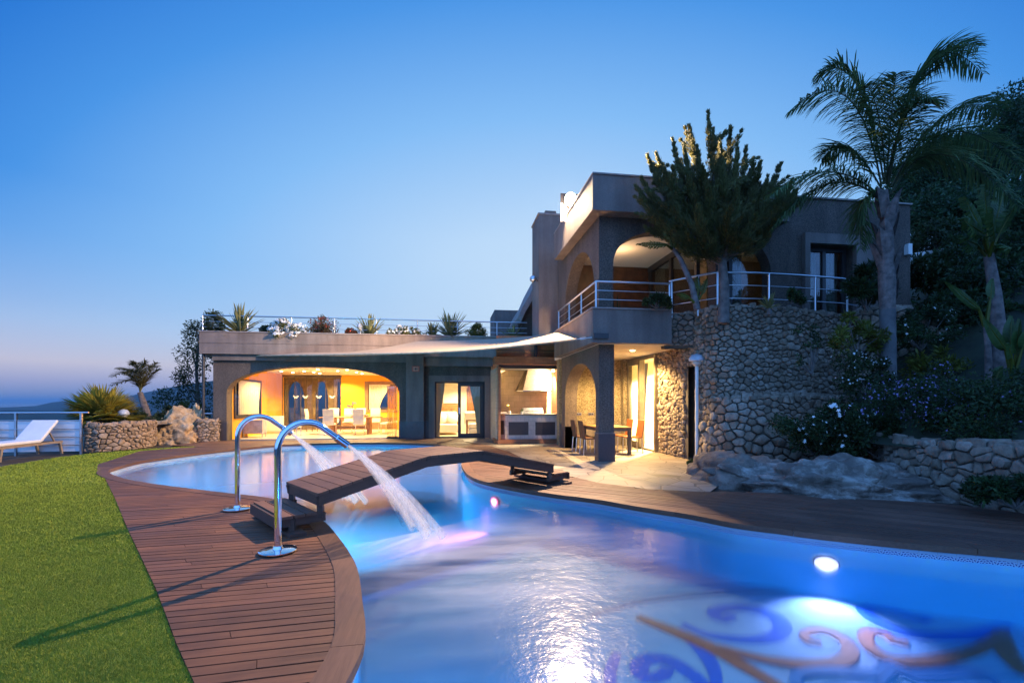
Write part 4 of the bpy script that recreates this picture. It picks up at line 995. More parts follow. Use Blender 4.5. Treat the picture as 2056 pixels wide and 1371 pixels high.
def blade(mb, p0, d, ln, wd, droop, seg=5, fold=.25, mi=0, taper=.8):
    """sword leaf: folded strip along a drooping curve"""
    d = Vector(d).normalized(); p = Vector(p0); vs = []; side = d.cross(Vector((0,0,1)))
    if side.length < .05: side = Vector((1,0,0))
    side.normalize()
    for i in range(seg+1):
        t = i/seg; w_ = wd*(1-t**(1/(1.001-taper) if taper < 1 else 3))*(.55+.45*min(1, t*4)); up = side.cross(d).normalized()
        vs += [p+side*w_/2+up*w_*fold, p, p-side*w_/2+up*w_*fold]
        d = (d+Vector((0,0,-droop/seg))).normalized(); p = p+d*ln/seg
    mb.add(vs, [(3*i+j, 3*i+j+1, 3*i+4+j, 3*i+3+j) for i in range(seg) for j in (0,1)], mi)
def rosette(name, label, c, n_, ln, wd, seed, m, elev=(.1,1.45), droop=.6, group=None, cat='plant', stem=.0):
    t = thing(name, label, cat, c, group); rr = random.Random(seed); mb = MB()
    for k in range(n_):
        a = rr.uniform(0, 2*PI); e = rr.uniform(*elev); mb_d = (math.cos(a)*math.cos(e), math.sin(a)*math.cos(e), math.sin(e))
        blade(mb, (c[0], c[1], c[2]+stem+rr.uniform(0,.08)*ln), mb_d, ln*rr.uniform(.6,1.1), wd*rr.uniform(.8,1.2), droop*rr.uniform(.2,1.3)*(1.3-e/1.6), 6)
    mb.build('blades', m, t); mb = MB(); mb.tube([(c[0],c[1],c[2]-.1),(c[0],c[1],c[2]+stem+.1*ln)], [.06,.04], 8); mb.build('stem', m_bark, t); return t
def frond(mb, ms, pts, leaf, n_, seed, droop=.5, wd=.035, rr_=.018):
    """feather frond along a quadratic curve of three points"""
    rr = random.Random(seed); a, b, c = [Vector(p) for p in pts]; b = b*2-(a+c)/2
    q = lambda t: a*(1-t)**2+b*2*t*(1-t)+c*t*t
    mb_p = [q(i/10) for i in range(11)]; ms.tube(mb_p, [rr_*(1-.85*i/10) for i in range(11)], 5)
    for i in range(n_):
        t = .10+.90*(i+.5)/n_; p = q(t); tg = (q(min(1,t+.02))-q(t-.02)).normalized(); sd = tg.cross(Vector((0,0,1)))
        if sd.length < .1: sd = Vector((1,0,0))
        sd.normalize(); ll = leaf*(math.sin(PI*min(1, .12+t*.86))**.6)*rr.uniform(.85,1.1)
        for s_ in (-1, 1):
            d = tg*.55+sd*s_*.8+Vector((rr.gauss(0,.12), rr.gauss(0,.12), .28+rr.gauss(0,.15)))
            blade(mb, p, d, ll, wd, droop*rr.uniform(.7,1.4), 4, .3)
def fan(mb, ms, p0, d, pet, rad, n_, seed, spread=2.5, droop=.15):
    rr = random.Random(seed); d = Vector(d).normalized(); p0 = Vector(p0); c = p0+d*pet; c.z -= .04
    ms.tube([p0, p0+d*pet*.5+Vector((0,0,.03)), c], [.018,.014,.010], 5)
    sd = d.cross(Vector((0,0,1))); sd = sd.normalized() if sd.length > .1 else Vector((1,0,0)); up = sd.cross(d)
    tilt = rr.uniform(-.5,.5); sd = (sd*math.cos(tilt)+up*math.sin(tilt))
    for i in range(n_):
        a = (i/(n_-1)-.5)*spread; dd = d*math.cos(a)+sd*math.sin(a)+up*.12*math.cos(a*2)
        blade(mb, c, dd, rad*(1-.25*abs(a)/spread)*rr.uniform(.9,1.08), rad*.085, droop*rr.uniform(.3,1.6), 4, .35)
# juniper with upswept plumes
def juniper(loc, label):
    t = thing('juniper_tree', label, 'tree', loc); L0 = Vector(loc); rr = random.Random(8); mb = MB(); br = MB()
    br.tube([L0+Vector((0,0,-.3)), L0+Vector((.03,0,.5)), L0+Vector((-.03,0,1.1)), L0+Vector((.02,0,2.0)), L0+Vector((.0,0,3.0))], [.13,.105,.09,.07,.03], 9)
    V = []
    ends = []
    for X, Y, dd in ((1278,378,0),(1290,362,-.2),(1302,318,.1),(1318,310,.3),(1336,345,-.5),(1352,286,-.1),(1374,300,-.4),(1384,252,.2),(1400,300,-.6),(1422,228,0),(1432,262,.3),(1446,290,-.5),(1466,262,0),(1480,300,-.4),(1498,300,.1),(1512,322,.3),(1526,332,-.3),(1540,360,0),(1566,330,.2),(1590,362,.1),(1598,388,-.2),(1306,420,-.4),(1345,400,-.8),(1420,370,-.9),(1480,380,-.9),(1540,410,-.6),(1310,390,.2),(1560,400,.4),(1450,330,-.8),(1380,350,-.7),(1290,400,-.1),(1575,420,-.1),(1330,440,-.6),(1400,430,-1.0),(1460,440,-1.0),(1515,440,-.7),(1360,480,-.5),(1420,500,-.6),(1490,480,-.6),(1545,470,-.2),(1320,460,.2),(1440,400,.7),(1500,400,.6),(1380,420,.6)):
        ends.append(W(X, Y, 10.15+dd*.85))
    for i, e in enumerate(ends):
        f = rr.uniform(.0,.45); b0 = L0+Vector((0,0,.95+f)); mid = b0.lerp(e, .5)+(Vector((e.x-L0.x, e.y-L0.y, 0)))*.22-Vector((0,0,.14))
        q = lambda s_: b0*(1-s_)**2+mid*2*s_*(1-s_)+e*s_*s_
        br.tube([q(s_/6) for s_ in range(7)], [.035*(1-s_/7) for s_ in range(7)], 5)
        cen = []; rad = []; axs = []
        for k in range(30):
            s_ = .25+.75*(k/29)**.62; cen.append(q(s_)+Vector((rr.gauss(0,.045*(1.15-s_)), rr.gauss(0,.045*(1.15-s_)), rr.gauss(0,.03)))); rad.append(.205*(1-.93*((s_-.25)/.75)**1.1)*rr.uniform(.8,1.12)); axs.append(tuple((q(min(1,s_+.02))-q(s_-.02)).normalized()))
        leaves(mb, [tuple(c) for c in cen], rad, 105, .085, .013, 100+i, .5, axis=axs, aw=3.2)
        for k in range(4):                                          # side sprays
            s_ = rr.uniform(.45,.85); c = q(s_); o = Vector((rr.gauss(0,1), rr.gauss(0,1), .8)).normalized()
            leaves(mb, [tuple(c+o*.11*j) for j in range(1,5)], [.10,.08,.055,.03], 90, .07, .014, 900+i*7+k, .4, axis=[tuple(o)]*4, aw=3)
    mb.build('crown', m_juni, t); br.build('trunk', m_bark, t, smooth=1); return t
jl = W(1452, 600, 10.15); juniper((jl.x, jl.y, 3.45), 'bushy juniper with upswept plumes on a bare trunk above the stone wall')
# tall feather palm
def tall_palm():
    b = W(1784, 770, 9.2); t = thing('palm_tree', 'tall feather palm with ringed grey trunk in front of the dark house wall', 'palm', (b.x, b.y, b.z-.3))
    mb = MB(); prof = []
    path = [(1784,790,.185),(1783,740,.18),(1782,680,.18),(1783,620,.195)]
    pts = []; rs = []
    for i in range(15):
        s_ = i/14; X = 1785-3*s_; Y = 800-180*s_; pts.append(W(X, Y, 9.2)); rs.append(.128+.007*(i % 2))
    mb.tube(pts, rs, 16); mb.build('trunk', M('ringed_palm_trunk', (.12,.112,.11), .85, .35, 3, .6, 30), t, smooth=1)
    mb = MB(); rr = random.Random(2); pts = []; rs = []
    for i in range(12): s_ = i/11; pts.append(W(1782-5*s_, 622-240*s_, 9.2)); rs.append(.13*(1-.6*s_*s_)+.04*math.sin(min(1,s_*2.2)*PI/2)*(1-s_))
    mb.tube(pts, rs, 12)
    for k in range(16):                                             # old leaf sheaths
        s_ = rr.uniform(0,.8); c = W(1782-5*s_, 622-240*s_, 9.2); a = rr.uniform(0, 2*PI); o = Vector((math.cos(a), math.sin(a), 0))
        blade(mb, c+o*.14, o*.28+Vector((0,0,1)), .62, .26, -.1, 5, .35, taper=.75)
    mb.build('leaf_sheath', m_barkr, t, smooth=1)
    FR = [((1770,375),(1700,195),(1585,225),.0),((1775,370),(1720,170),(1640,150),.5),((1785,365),(1850,150),(1965,95),.1),((1785,370),(1860,130),(1975,150),-.5),
          ((1765,392),(1660,345),(1545,395),-.2),((1765,398),(1660,370),(1550,460),.3),((1790,375),(1900,230),(2015,225),.2),((1790,385),(1910,265),(2060,350),-.3),
          ((1780,365),(1790,230),(1800,150),-.3),((1778,365),(1765,240),(1740,170),-.7),((1788,390),(1890,310),(2050,420),-.8),((1765,400),(1735,410),(1728,500),.1),
          ((1795,385),(1880,300),(1995,285),.9),((1780,370),(1815,240),(1870,200),-.9),((1770,380),(1705,300),(1650,320),.9)]
    lf = MB(); rc = MB()
    for i, (a, b_, c, dz) in enumerate(FR):
        frond(lf, rc, [W(a[0],a[1],9.2), W(b_[0],b_[1],9.2+dz*.6), W(c[0],c[1],9.2+dz*1.1)], .70, 84, 30+i, 1.05, .024)
    lf.build('fronds', m_palm, t); rc.build('rachis', leafm('frond_stalk', (.09,.10,.04)), t)
    return t
tall_palm()
# fan palm and small feather palm in the planter
def fan_palm(c, label, rad, nf, seed, m, pet=.35, elev=(-.25,1.2)):
    t = thing('fan_palm', label, 'palm', c); lf = MB(); st = MB(); rr = random.Random(seed)
    for i in range(nf):
        a = 2*PI*i/nf*1.618*3; e = rr.uniform(*elev); d = (math.cos(a)*math.cos(e), math.sin(a)*math.cos(e), math.sin(e))
        fan(lf, st, Vector(c)+Vector((0,0,.12)), d, pet*rr.uniform(.8,1.2), rad*rr.uniform(.8,1.1), 26, seed+i)
    lf.build('fan_leaves', m, t); st.build('leaf_stalk', m_yuc, t); mb = MB(); mb.tube([Vector(c)-Vector((0,0,.2)), Vector(c)+Vector((0,0,.22))], [.13,.10], 9); mb.build('trunk', m_barkr, t); return t
p = W(208, 842, 14.3); fan_palm((p.x,p.y,.78), 'stiff fan palm lit golden green in the stone planter by the lounger', .78, 30, 3, m_palmy)
def small_palm():
    b = W(296, 842, 16.6); t = thing('palm_tree', 'short feather palm leaning out of the bed behind the boulder', 'palm', (b.x, b.y, .5)); mb = MB()
    mb.tube([W(300,850,16.6), W(290,815,16.6), W(281,788,16.6)], [.14,.115,.085], 10); mb.build('trunk', m_barkr, t, smooth=1); lf = MB(); rc = MB(); c = (281,788)
    for i, (m1, e1, dz) in enumerate((((262,752),(222,757),0),((268,748),(235,742),.5),((276,740),(262,732),-.3),((285,745),(292,726),.2),((296,752),(316,729),0),((300,758),(322,742),.5),((268,765),(222,775),-.5),((290,750),(306,735),-.6),((272,750),(250,752),-.7),((276,748),(276,728),.6))):
        frond(lf, rc, [W(c[0],c[1],16.6), W(m1[0],m1[1],16.6+dz*.6), W(e1[0],e1[1],16.6+dz)], .42, 32, 70+i, .5, .03, .014)
    lf.build('fronds', leafm('dry_palm_frond', (.16,.13,.035)), t); rc.build('rachis', m_yuc, t)
small_palm()
# tree at the left corner of the house
def leaf_tree(name, label, base, segs, cl, m, nper, ln, wd, seed, rt=.09, group=None):
    t = thing(name, label, 'tree', base, group); mb = MB(); rr = random.Random(seed)
    top = Vector(segs[-1]); mb.tube([Vector(base)]+[Vector(s_) for s_ in segs], [rt*(1-.75*i/len(segs)) for i in range(len(segs)+1)], 7)
    for c, r in cl[::2]:
        s_ = min(([Vector(base)]+[Vector(q) for q in segs]), key=lambda q: (q-Vector(c)).length+(0 if q.z < c[2] else 5)); mb.tube([s_, s_.lerp(Vector(c), .5)+Vector((0,0,.08)), Vector(c)], [rt*.4, rt*.28, rt*.1], 5)
    mb.build('trunk', m_bark, t); f = MB(); leaves(f, [tuple(c) for c, r in cl], [r for c, r in cl], nper, ln, wd, seed, .1); f.build('crown', m, t); return t
rr = random.Random(12); dT = 18.6
cl = []
for X, Y, r in ((388,655,.28),(380,672,.3),(395,690,.4),(372,712,.4),(392,735,.45),(410,660,.35),(425,640,.32),(436,650,.3),(372,745,.35),(400,770,.5),(420,790,.5),(376,790,.45),(358,800,.4),(395,820,.5),(418,830,.4),(365,830,.45),(384,700,.4),(410,725,.4),(368,770,.3),(360,755,.25)):
    cl.append((W(X, Y, dT+rr.uniform(-.5,.6)), r))
b = W(400, 880, dT); leaf_tree('leafy_tree', 'slender leafy tree at the left corner of the low wing', (b.x,b.y,.2), [W(398,810,dT),W(394,740,dT),W(400,680,dT),W(415,648,dT)], cl, m_leafm, 210, .11, .045, 5)
cl = [(W(X, Y, 19.5+dz), r) for X, Y, r, dz in ((322,795,.3,0),(335,790,.28,.2),(330,808,.35,0),(348,815,.35,.3),(312,812,.3,.2))]
b = W(330, 860, 19.5); leaf_tree('leafy_tree', 'small blurred dark tree against the far hill behind the boulder', (b.x,b.y,.2), [W(330,830,19.5),W(331,805,19.5)], cl, m_leafd, 150, .10, .04, 6, .05)
for i, (X, Y, r, d, lb) in enumerate(((285,842,.48,16.0,'low dark green shrub behind the round planter wall'),(222,852,.36,14.0,'small leafy shrub under the fan palm in planter'),(330,836,.5,17.2,'spreading shrub directly behind the ochre boulder'),(372,822,.5,17.8,'yellowish green shrub beside the leafy tree'))):
    p = W(X, Y, d); bush('shrub', lb, (p.x,p.y,p.z-.05), (r*1.3,r*.9,r*.7), 200+i, m_leafm if i < 3 else m_leafy, 18, 120, .07, .035)
# roof terrace plants along the low wing parapet
zr = 3.93
for i, (X, ln, n_, lb) in enumerate(((482,1.25,70,'large sprawling sword leaf plant at the left of the roof parapet'),(742,.95,44,'upright spiky plant in the middle of the roof parapet'),(905,1.15,80,'dense round yucca rosette toward the right of the parapet'),(868,.75,34,'low spiky plant just left of the dense yucca'),(1030,.75,34,'spiky plant at the right end of the roof parapet by the chimney'))):
    p = onY(X, 670, 18.6); rosette('yucca', lb, (p.x, p.y, zr-.25), int(n_*1.35), ln, .085, 300+i, m_yuc, (.05 if i != 1 else .45, 1.5), .55 if i != 1 else .3, 'sword leaf plants on the roof terrace', stem=.18)
def pb(X, Y, yp, r, lb, m, fl=None, nfl=90, seed=0, fs=.04):
    p = onY(X, Y, yp); bush('flowering_bush' if fl else 'shrub', lb, tuple(p), r, seed, m, 34, 110, .05, .03, fl, nfl, fs)
pb(578, 665, 18.15, (.62,.42,.42), 'round white flowering bush spilling over the roof parapet', m_leafy, m_petw, 900, 401, .04)
pb(648, 660, 18.45, (.56,.45,.42), 'round reddish brown bush on the roof parapet', leafm('rusty_foliage', (.10,.07,.025)), m_petr, 160, 402, .03)
pb(705, 669, 18.5, (.22,.2,.16), 'tiny red flowering tuft on the parapet', leafm('rusty_foliage2', (.09,.05,.02)), m_petr, 60, 403, .03)
pb(815, 668, 18.3, (.75,.35,.22), 'long low whitish flowering plant on the parapet beside yucca', m_leafy, m_petw, 200, 404, .04)
pb(957, 668, 18.5, (.38,.35,.32), 'small rounded golden green shrub at the parapet right of yucca', m_leafy, None, 0, 405)
pb(428, 655, 18.7, (.3,.3,.55), 'dark upright shrub behind the left end of the roof railing', m_leafm, None, 0, 406)
pb(545, 668, 18.7, (.5,.35,.3), 'dark low shrub between sword leaf plant and white bush', m_leafd, None, 0, 407)
# right-hand garden
def gb(name, X, Y, d, r, lb, m, seed, fl=None, nfl=0, fs=.035, ncl=26, npr=170, ln=.075, wd=.035):
    p = W(X, Y, d); return bush(name, lb, tuple(p), r, seed, m, ncl, npr, ln, wd, fl, nfl, fs)
gb('flowering_bush', 1655, 868, 8.9, (.95,.55,.62), 'dark bush with white flower clusters in front of the low terrace wall', m_leafd, 501, m_petw, 150, .034, 34, 200)
gb('flowering_bush', 1850, 815, 8.2, (1.10,.75,.66), 'broad dark bush covered in small lilac flowers', m_leafd, 502, m_petp, 700, .019, 44, 230, .05, .025)
gb('flowering_bush', 1735, 745, 9.1, (.60,.4,.45), 'rounded bush with pale cream blossoms left of the palm trunk', m_leafm, 503, m_petw, 160, .02, 22, 160, .05)
gb('shrub', 1720, 675, 9.3, (.55,.35,.4), 'airy yellow green shrub growing against tall stone wall', m_leafy, 504, ncl=14, npr=90, ln=.12, wd=.035)
gb('shrub', 1885, 735, 9.2, (.5,.4,.35), 'yellow green leafy plant right of the palm trunk', m_leafy, 505, ncl=14, npr=90, ln=.12, wd=.035)
gb('shrub', 2010, 850, 7.2, (.8,.9,.75), 'dense dark bush overhanging the dry stone wall at the right edge', m_leafd, 506, m_petp, 30, .02, ncl=44, npr=220, ln=.06)
gb('shrub', 2040, 985, 5.6, (.35,.5,.22), 'small dark plant at the foot of right stone wall', m_leafd, 507, ncl=16)
gb('shrub', 1850, 660, 9.9, (.8,.5,.5), 'dark shrub with pale specks behind the palm trunk on the terrace', m_leafd, 508, m_petw, 60, .03, ncl=26)
gb('shrub', 1765, 878, 8.5, (.75,.5,.42), 'dark leafy shrub between the white and the lilac flowering bushes', m_leafd, 514, ncl=26)
gb('shrub', 1395, 930, 10.6, (.22,.2,.12), 'little green weed at the foot of the lamp post', m_leafm, 509, ncl=8, npr=60)
gb('shrub', 1630, 700, 9.5, (.45,.18,.55), 'sparse thin bare shrub climbing the stone wall', m_leafd, 510, ncl=14, npr=22)
# terrace plants behind the railings
gb('shrub', 1740, 580, 10.3, (.7,.3,.5), 'dark bushy plant behind the terrace railing right of window', m_leafd, 511, ncl=20, ln=.16, wd=.03)
gb('shrub', 1590, 598, 10.2, (.3,.2,.14), 'low plants under the terrace railing before window', m_leafd, 512, ncl=8)
gb('shrub', 1320, 606, 10.8, (.45,.18,.16), 'low green shrub trailing on the balcony ledge', m_leafd, 513, ncl=10)
p = onY(1240, 600, 11.0); rosette('balcony_plant', 'tall thin leaved plant standing inside the balcony arch', (p.x,p.y,3.1), 30, 1.0, .03, 520, m_leafd, (.9,1.5), .4, None)
p = W(1545, 608, 10.2); rosette('yucca', 'small spiky plant on the terrace before the arched window', (p.x,p.y,3.45), 26, .4, .04, 521, m_yuc, (.3,1.4), .3)
def paddle(mb, ms, p0, p1, p2, wid, tears=0, seed=0):
    """banana-like leaf: stalk p0-p1, blade p1-p2, with split edges"""
    p0, p1, p2 = Vector(p0), Vector(p1), Vector(p2); ms.tube([p0, p0.lerp(p1,.5), p1, p1.lerp(p2,.6), p2], [.035,.028,.02,.012,.004], 6)
    d = (p2-p1); sd = d.cross(Vector((.15,-1,.1))).normalized(); up = sd.cross(d.normalized()); rr = random.Random(seed); n_ = 18; cur = d.length*.12
    for s_ in (-1, 1):
        for i in range(n_):
            t0, t1 = i/n_, (i+1-(.12 if tears else 0))/n_; w0 = wid*math.sin(PI*(.06+.92*t0)**.75); w1 = wid*math.sin(PI*(.06+.92*t1)**.75); k = rr.uniform(.7,1.05) if tears else 1
            a0, a1 = p1+d*t0, p1+d*t1; dr = -up*wid*.25*(rr.uniform(.2,1.6) if tears else .4)
            mb.add([a0, a1, a1+sd*s_*w1*k*.6+up*.02, a0+sd*s_*w0*k*.6+up*.02, a1+sd*s_*w1*k+dr+d*.02, a0+sd*s_*w0*k+dr+d*.02], [(0,1,2,3),(3,2,4,5)])
def banana(name, label, base, stem, lv, wid, seed, rt=.14, tears=1):
    t = thing(name, label, 'plant', base); mb = MB(); mb.tube([Vector(base)]+[Vector(s_) for s_ in stem], [rt*(1-.45*i/len(stem)) for i in range(len(stem)+1)], 9); mb.build('trunk', m_barkr, t, smooth=1)
    lf = MB(); st = MB()
    for i, (a, b_, c) in enumerate(lv): paddle(lf, st, a, b_, c, wid*(.8+.1*(i % 3)), tears, seed+i)
    lf.build('paddle_leaves', m_ban, t, smooth=1); st.build('leaf_stalk', m_leafy, t, smooth=1)
dB = 8.6
banana('banana_plant', 'tall ragged banana plant with leafy head at the right edge', tuple(W(2016,790,dB)), [W(2008,690,dB),W(1998,590,dB),W(1985,510,dB)],
   [(W(1985,515,dB),W(1970,460,dB-.1),W(1935,395,dB-.4)),(W(1985,515,dB),W(1983,450,dB),W(1975,370,dB-.2)),(W(1986,515,dB),W(1996,455,dB),W(2020,370,dB+.2)),(W(1986,515,dB),W(2005,470,dB),W(2040,410,dB-.2)),(W(1985,515,dB),W(1975,470,dB-.2),W(1930,440,dB-.7)),(W(1985,520,dB),W(1995,480,dB-.3),W(1990,420,dB-.8)),(W(1985,520,dB),W(2000,500,dB),W(2030,500,dB-.3)),(W(1985,520,dB),W(1960,490,dB),W(1935,480,dB-.2))], .26, 3)
banana('banana_plant', 'young banana plant with broad upright leaves in front of the ragged one', tuple(W(2035,790,7.6)), [W(2036,760,7.6)],
   [(W(2036,765,7.6),W(2040,710,7.6),W(2046,640,7.5)),(W(2034,765,7.6),W(2018,700,7.6),W(1975,640,7.5)),(W(2036,765,7.6),W(2028,700,7.7),W(2030,635,7.8)),(W(2036,765,7.6),W(2030,715,7.5),W(2022,690,7.3)),(W(2034,765,7.6),W(2052,700,7.5),W(2075,650,7.4))], .17, 23, .07, 0)
banana('banana_plant', 'slim banana shoot with one long pale leaf pointing left', tuple(W(1985,780,8.2)), [W(1984,700,8.2),W(1978,650,8.2)],
   [(W(1978,655,8.2),W(1965,620,8.2),W(1898,566,8.0)),(W(1980,655,8.2),W(1988,600,8.2),W(1992,560,8.3)),(W(1985,775,8.2),W(1998,760,8.2),W(2012,735,8.2))], .13, 43, .06, 0)
dA = 10.0
banana('banana_plant', 'leaning banana plant at the balcony end under the juniper', tuple(W(1400,622,dA)), [W(1388,570,dA),W(1366,520,dA),W(1350,498,dA)],
   [(W(1350,500,dA),W(1338,492,dA-.2),W(1278,490,dA-.4)),(W(1350,500,dA),W(1346,480,dA),W(1330,450,dA+.1)),(W(1352,500,dA),W(1358,480,dA),W(1366,455,dA)),(W(1396,610,dA),W(1384,598,dA-.1),W(1360,590,dA-.3)),(W(1396,610,dA),W(1410,590,dA),W(1420,560,dA)),(W(1398,612,dA),W(1402,585,dA),W(1400,555,dA+.1))], .11, 63, .07, 1)
# trees and shrubs on the hillside
rr = random.Random(44)
HT = [(1905,372,21,1.5,1.25,'rounded dark evergreen tree above the house roof end'),(1868,330,24,1.3,1.0,'dark tree crest left of the slope skyline'),(1965,330,23,1.9,1.5,'large dark tree on the slope behind the palm fronds'),(2040,255,22,1.1,1.2,'dark tree at the top right corner of the slope'),(2060,330,20,1.5,1.6,'dark tree below the top right tree'),(1890,440,19,1.2,.9,'lower dark tree beside the end of the house'),(1985,440,19,1.4,1.2,'dark tree behind the ragged banana plant'),(1845,410,22,1.2,1.0,'dark tree peeping over the end of the house wall'),(2050,450,16,1.0,1.1,'dark slope tree right of the ragged banana plant')]
for i, (X, Y, d, rx, rz_, lb) in enumerate(HT):
    c = W(X, Y, d); cl = []
    for k in range(46):
        q = Vector((rr.gauss(0,1), rr.gauss(0,1), rr.gauss(0,1))).normalized()*rr.uniform(.3,1.0); cl.append((c+Vector((q.x*rx*1.5, q.y*rx*1.5, q.z*rz_*1.4)), rr.uniform(.35,.75)))
    gz = hz(c.x, c.y); leaf_tree('hillside_tree', lb, (c.x,c.y,gz-.3), [c+Vector((0,0,-rz_*.6)), c], cl, m_hillleaf, 200, .17, .08, 600+i, .16, 'trees on the dark slope')
HS = [(1880,480,14.5,.8,'feathery green shrub beside the white garden wall'),(1915,560,12.5,.9,'bluish scrub below the white garden wall'),(1860,545,12.8,.6,'leafy shrub at the corner of the house end'),(1960,580,11.5,.8,'dark shrub on the bank behind the slim banana shoot'),(2040,560,11.0,.9,'dark shrub on the bank at the right edge'),(2030,640,10.0,.5,'low dark plant on top of the rough wall'),(1905,620,10.6,.6,'low whitish shrub on top of the rough wall'),(1940,500,14,.7,'green shrub under the ragged banana head'),(2050,500,14,.9,'scrubby bush at the right edge of the slope')]
for i, (X, Y, d, r, lb) in enumerate(HS): gb('shrub', X, Y, d, (r*1.2,r,r*.7), lb, m_leafm if i in (0,2,7) else m_leafd, 700+i, ncl=24, npr=130, ln=.13, wd=.05)
# scattered scrub covering the bank
mb = MB(); cen = []; rad = []; rr = random.Random(77)
for _ in range(1500):
    x, y = rr.uniform(8.2, 38), rr.uniform(-4, 45)
    if (x < 13 and y > 9.2): continue
    cen.append((x, y, hz(x,y)+.08)); rad.append(rr.uniform(.15,.5)*(.7+x/30))
leaves(mb, cen, rad, 60, .12, .05, 78, .4); tag(mb.build('scrub', m_leafd), 'dark low scrub covering the slope on the right', 'scrub', kind='stuff')
# ------------------------------------------------------------------ railings and fence
def railing(name, label, pts, z0, zt, mids, posts, rp=.022, rt_=.024, group=None):
    t = thing(name, label, 'railing', (pts[0][0], pts[0][1], z0)); mb = MB()
    mb.tube([(p[0],p[1],zt) for p in pts], rt_, 8); mb.build('top_rail', m_steel, t, smooth=1)
    for z in mids:
        mb = MB(); mb.tube([(p[0],p[1],z) for p in pts], .009, 6); mb.build('middle_rail', m_steel, t, smooth=1)
    for p in posts:
        mb = MB(); mb.tube([(p[0],p[1],z0),(p[0],p[1],zt)], rp, 8); mb.build('post', m_steel, t, smooth=1)
    return t
zrt = 4.60; yr = 18.42
xs_ = [onY(X, 640, yr).x for X in (407,497,585,671,756,838,919,998,1073)]
railing('roof_railing', 'long steel railing along the roof terrace of the low wing', [(xs_[0],19.6),(xs_[0],yr),(3.2,yr)], 3.95, zrt, (4.18,4.38), [(x, yr) for x in xs_]+[(xs_[0],19.6)])
railing('balcony_railing', 'steel railing round the corner of the projecting balcony', [(3.47,14.2),(3.47,10.5),(5.32,10.5)], 3.63, 4.26, (3.84,4.05), [(3.47,14.15),(3.47,12.9),(3.47,11.7),(3.47,10.5),(5.30,10.5)])
cr = [(6.0,11.6),(6.12,9.80),(7.0,9.74),(8.2,9.78),(9.5,9.95),(10.6,10.3)]
def pr(X): p = W(X, 560, 10.6); return p
zt4 = 4.39
railing('terrace_railing', 'steel railing on top of the stone terrace wall below the juniper', [(5.42,10.75),(6.12,9.82),(7.0,9.76),(8.2,9.8),(9.4,9.92),(10.2,10.2)], 3.45, zt4, (3.80,4.10), [(5.46,10.70),(5.85,10.18),(6.12,9.82),(7.37,9.77),(8.62,9.84),(9.6,9.98)], .024, .026)
m_frost = glass('frosted_fence_glass', (.9,.93,.95)); 
mfr, b_ = nodes_of('frosted_panel'); b_.inputs['Base Color'].default_value = (.80,.82,.84,1); b_.inputs['Roughness'].default_value = .5
yf = 14.42
ft = thing('glass_fence', 'steel fence with white frosted panels behind the sun lounger', 'fence', (-12,yf,0))
fxs = [onY(X, 850, yf).x for X in (-260,-120,32,163)]
for i, x in enumerate(fxs):
    mb = MB(); mb.bar((x,yf,-.05),(x,yf,1.12),.05,.05); mb.build('post', m_steel, ft)
mb = MB(); mb.tube([(fxs[0]-1,yf,1.13),(onY(178,830,yf).x,yf,1.13)], .025, 8); mb.build('top_rail', m_steel, ft, smooth=1)
for z in (.92,.68,.46,.24):
    mb = MB(); mb.tube([(fxs[0]-1,yf-.03,z),(fxs[-1],yf-.03,z)], .010, 6); mb.build('middle_rail', m_steel, ft, smooth=1)
for a, b in zip(fxs, fxs[1:]):
    mb = MB(); mb.box(a+.04, b-.04, yf-.006, yf+.006, .06, .90); mb.build('panel', mfr, ft)
# drain pipe and small rail at the house's left corner
t = thing('drain_pipe', 'dark downpipe standing free at the left end of the low wing', 'pipe', (xl-.28,18.1,0)); mb = MB(); mb.tube([(xl-.28,18.1,-.0),(xl-.28,18.1,3.15)], .05, 8); mb.build('pipe', m_frame, t, smooth=1)
mb = MB(); mb.tube([(xl-.28,18.1,1.0),(xl,18.12,1.0)], .022, 6); mb.build('bracket', m_steel, t)

# ------------------------------------------------------------------ shade sail
m_sail = M('sail_canvas', (.37,.29,.21), .85, .04, 8)
top = [(430,713,17.75),(500,704,17.8),(560,694,17.8),(618,684,17.85),(660,688,17.9),(715,692,17.95),(765,690,17.9),(800,686,17.9),(880,684.5,17.2),(980,681,16.2),(1075,674,15.0),(1118,667,14.2)]
bot = [(428,714,17.7),(500,714,17.1),(580,713,16.4),(650,712.5,15.8),(720,711,15.2),(790,709.5,14.6),(860,707.5,14.0),(930,704,13.3),(1000,698,12.6),(1075,690,11.9),(1120,685.5,11.5),(1158,681,11.2)]
T_ = catmull([W(*p) for p in top], 9, False) if False else [W(*p) for p in top]; B_ = [W(*p) for p in bot]
def resamp(P, k):
    c = [0]
    for a, b in zip(P, P[1:]): c.append(c[-1]+(b-a).length)
    o = []
    for i in range(k+1):
        s_ = c[-1]*i/k; j = 0
        while j < len(P)-2 and s_ > c[j+1]: j += 1
        o.append(P[j].lerp(P[j+1], (s_-c[j])/(c[j+1]-c[j])))
    return o
nu, nv = 60, 14; T_ = resamp(catmull(T_, .3, False), nu); B_ = resamp(catmull(B_, .3, False), nu); vs = []
for i in range(nu+1):
    for j in range(nv+1):
        t_ = j/nv; p = T_[i].lerp(B_[i], t_); p = p-Vector((0,0,.22*math.sin(PI*t_)*math.sin(PI*i/nu))); vs.append(p)
fs = [(i*(nv+1)+j, (i+1)*(nv+1)+j, (i+1)*(nv+1)+j+1, i*(nv+1)+j+1) for i in range(nu) for j in range(nv)]
st = thing('shade_sail', 'long cream canvas shade sail stretched from parapet to balcony', 'shade sail', tuple(B_[0]))
mb = MB(); mb.add(vs, fs); mb.build('canvas', m_sail, st, smooth=3.1)
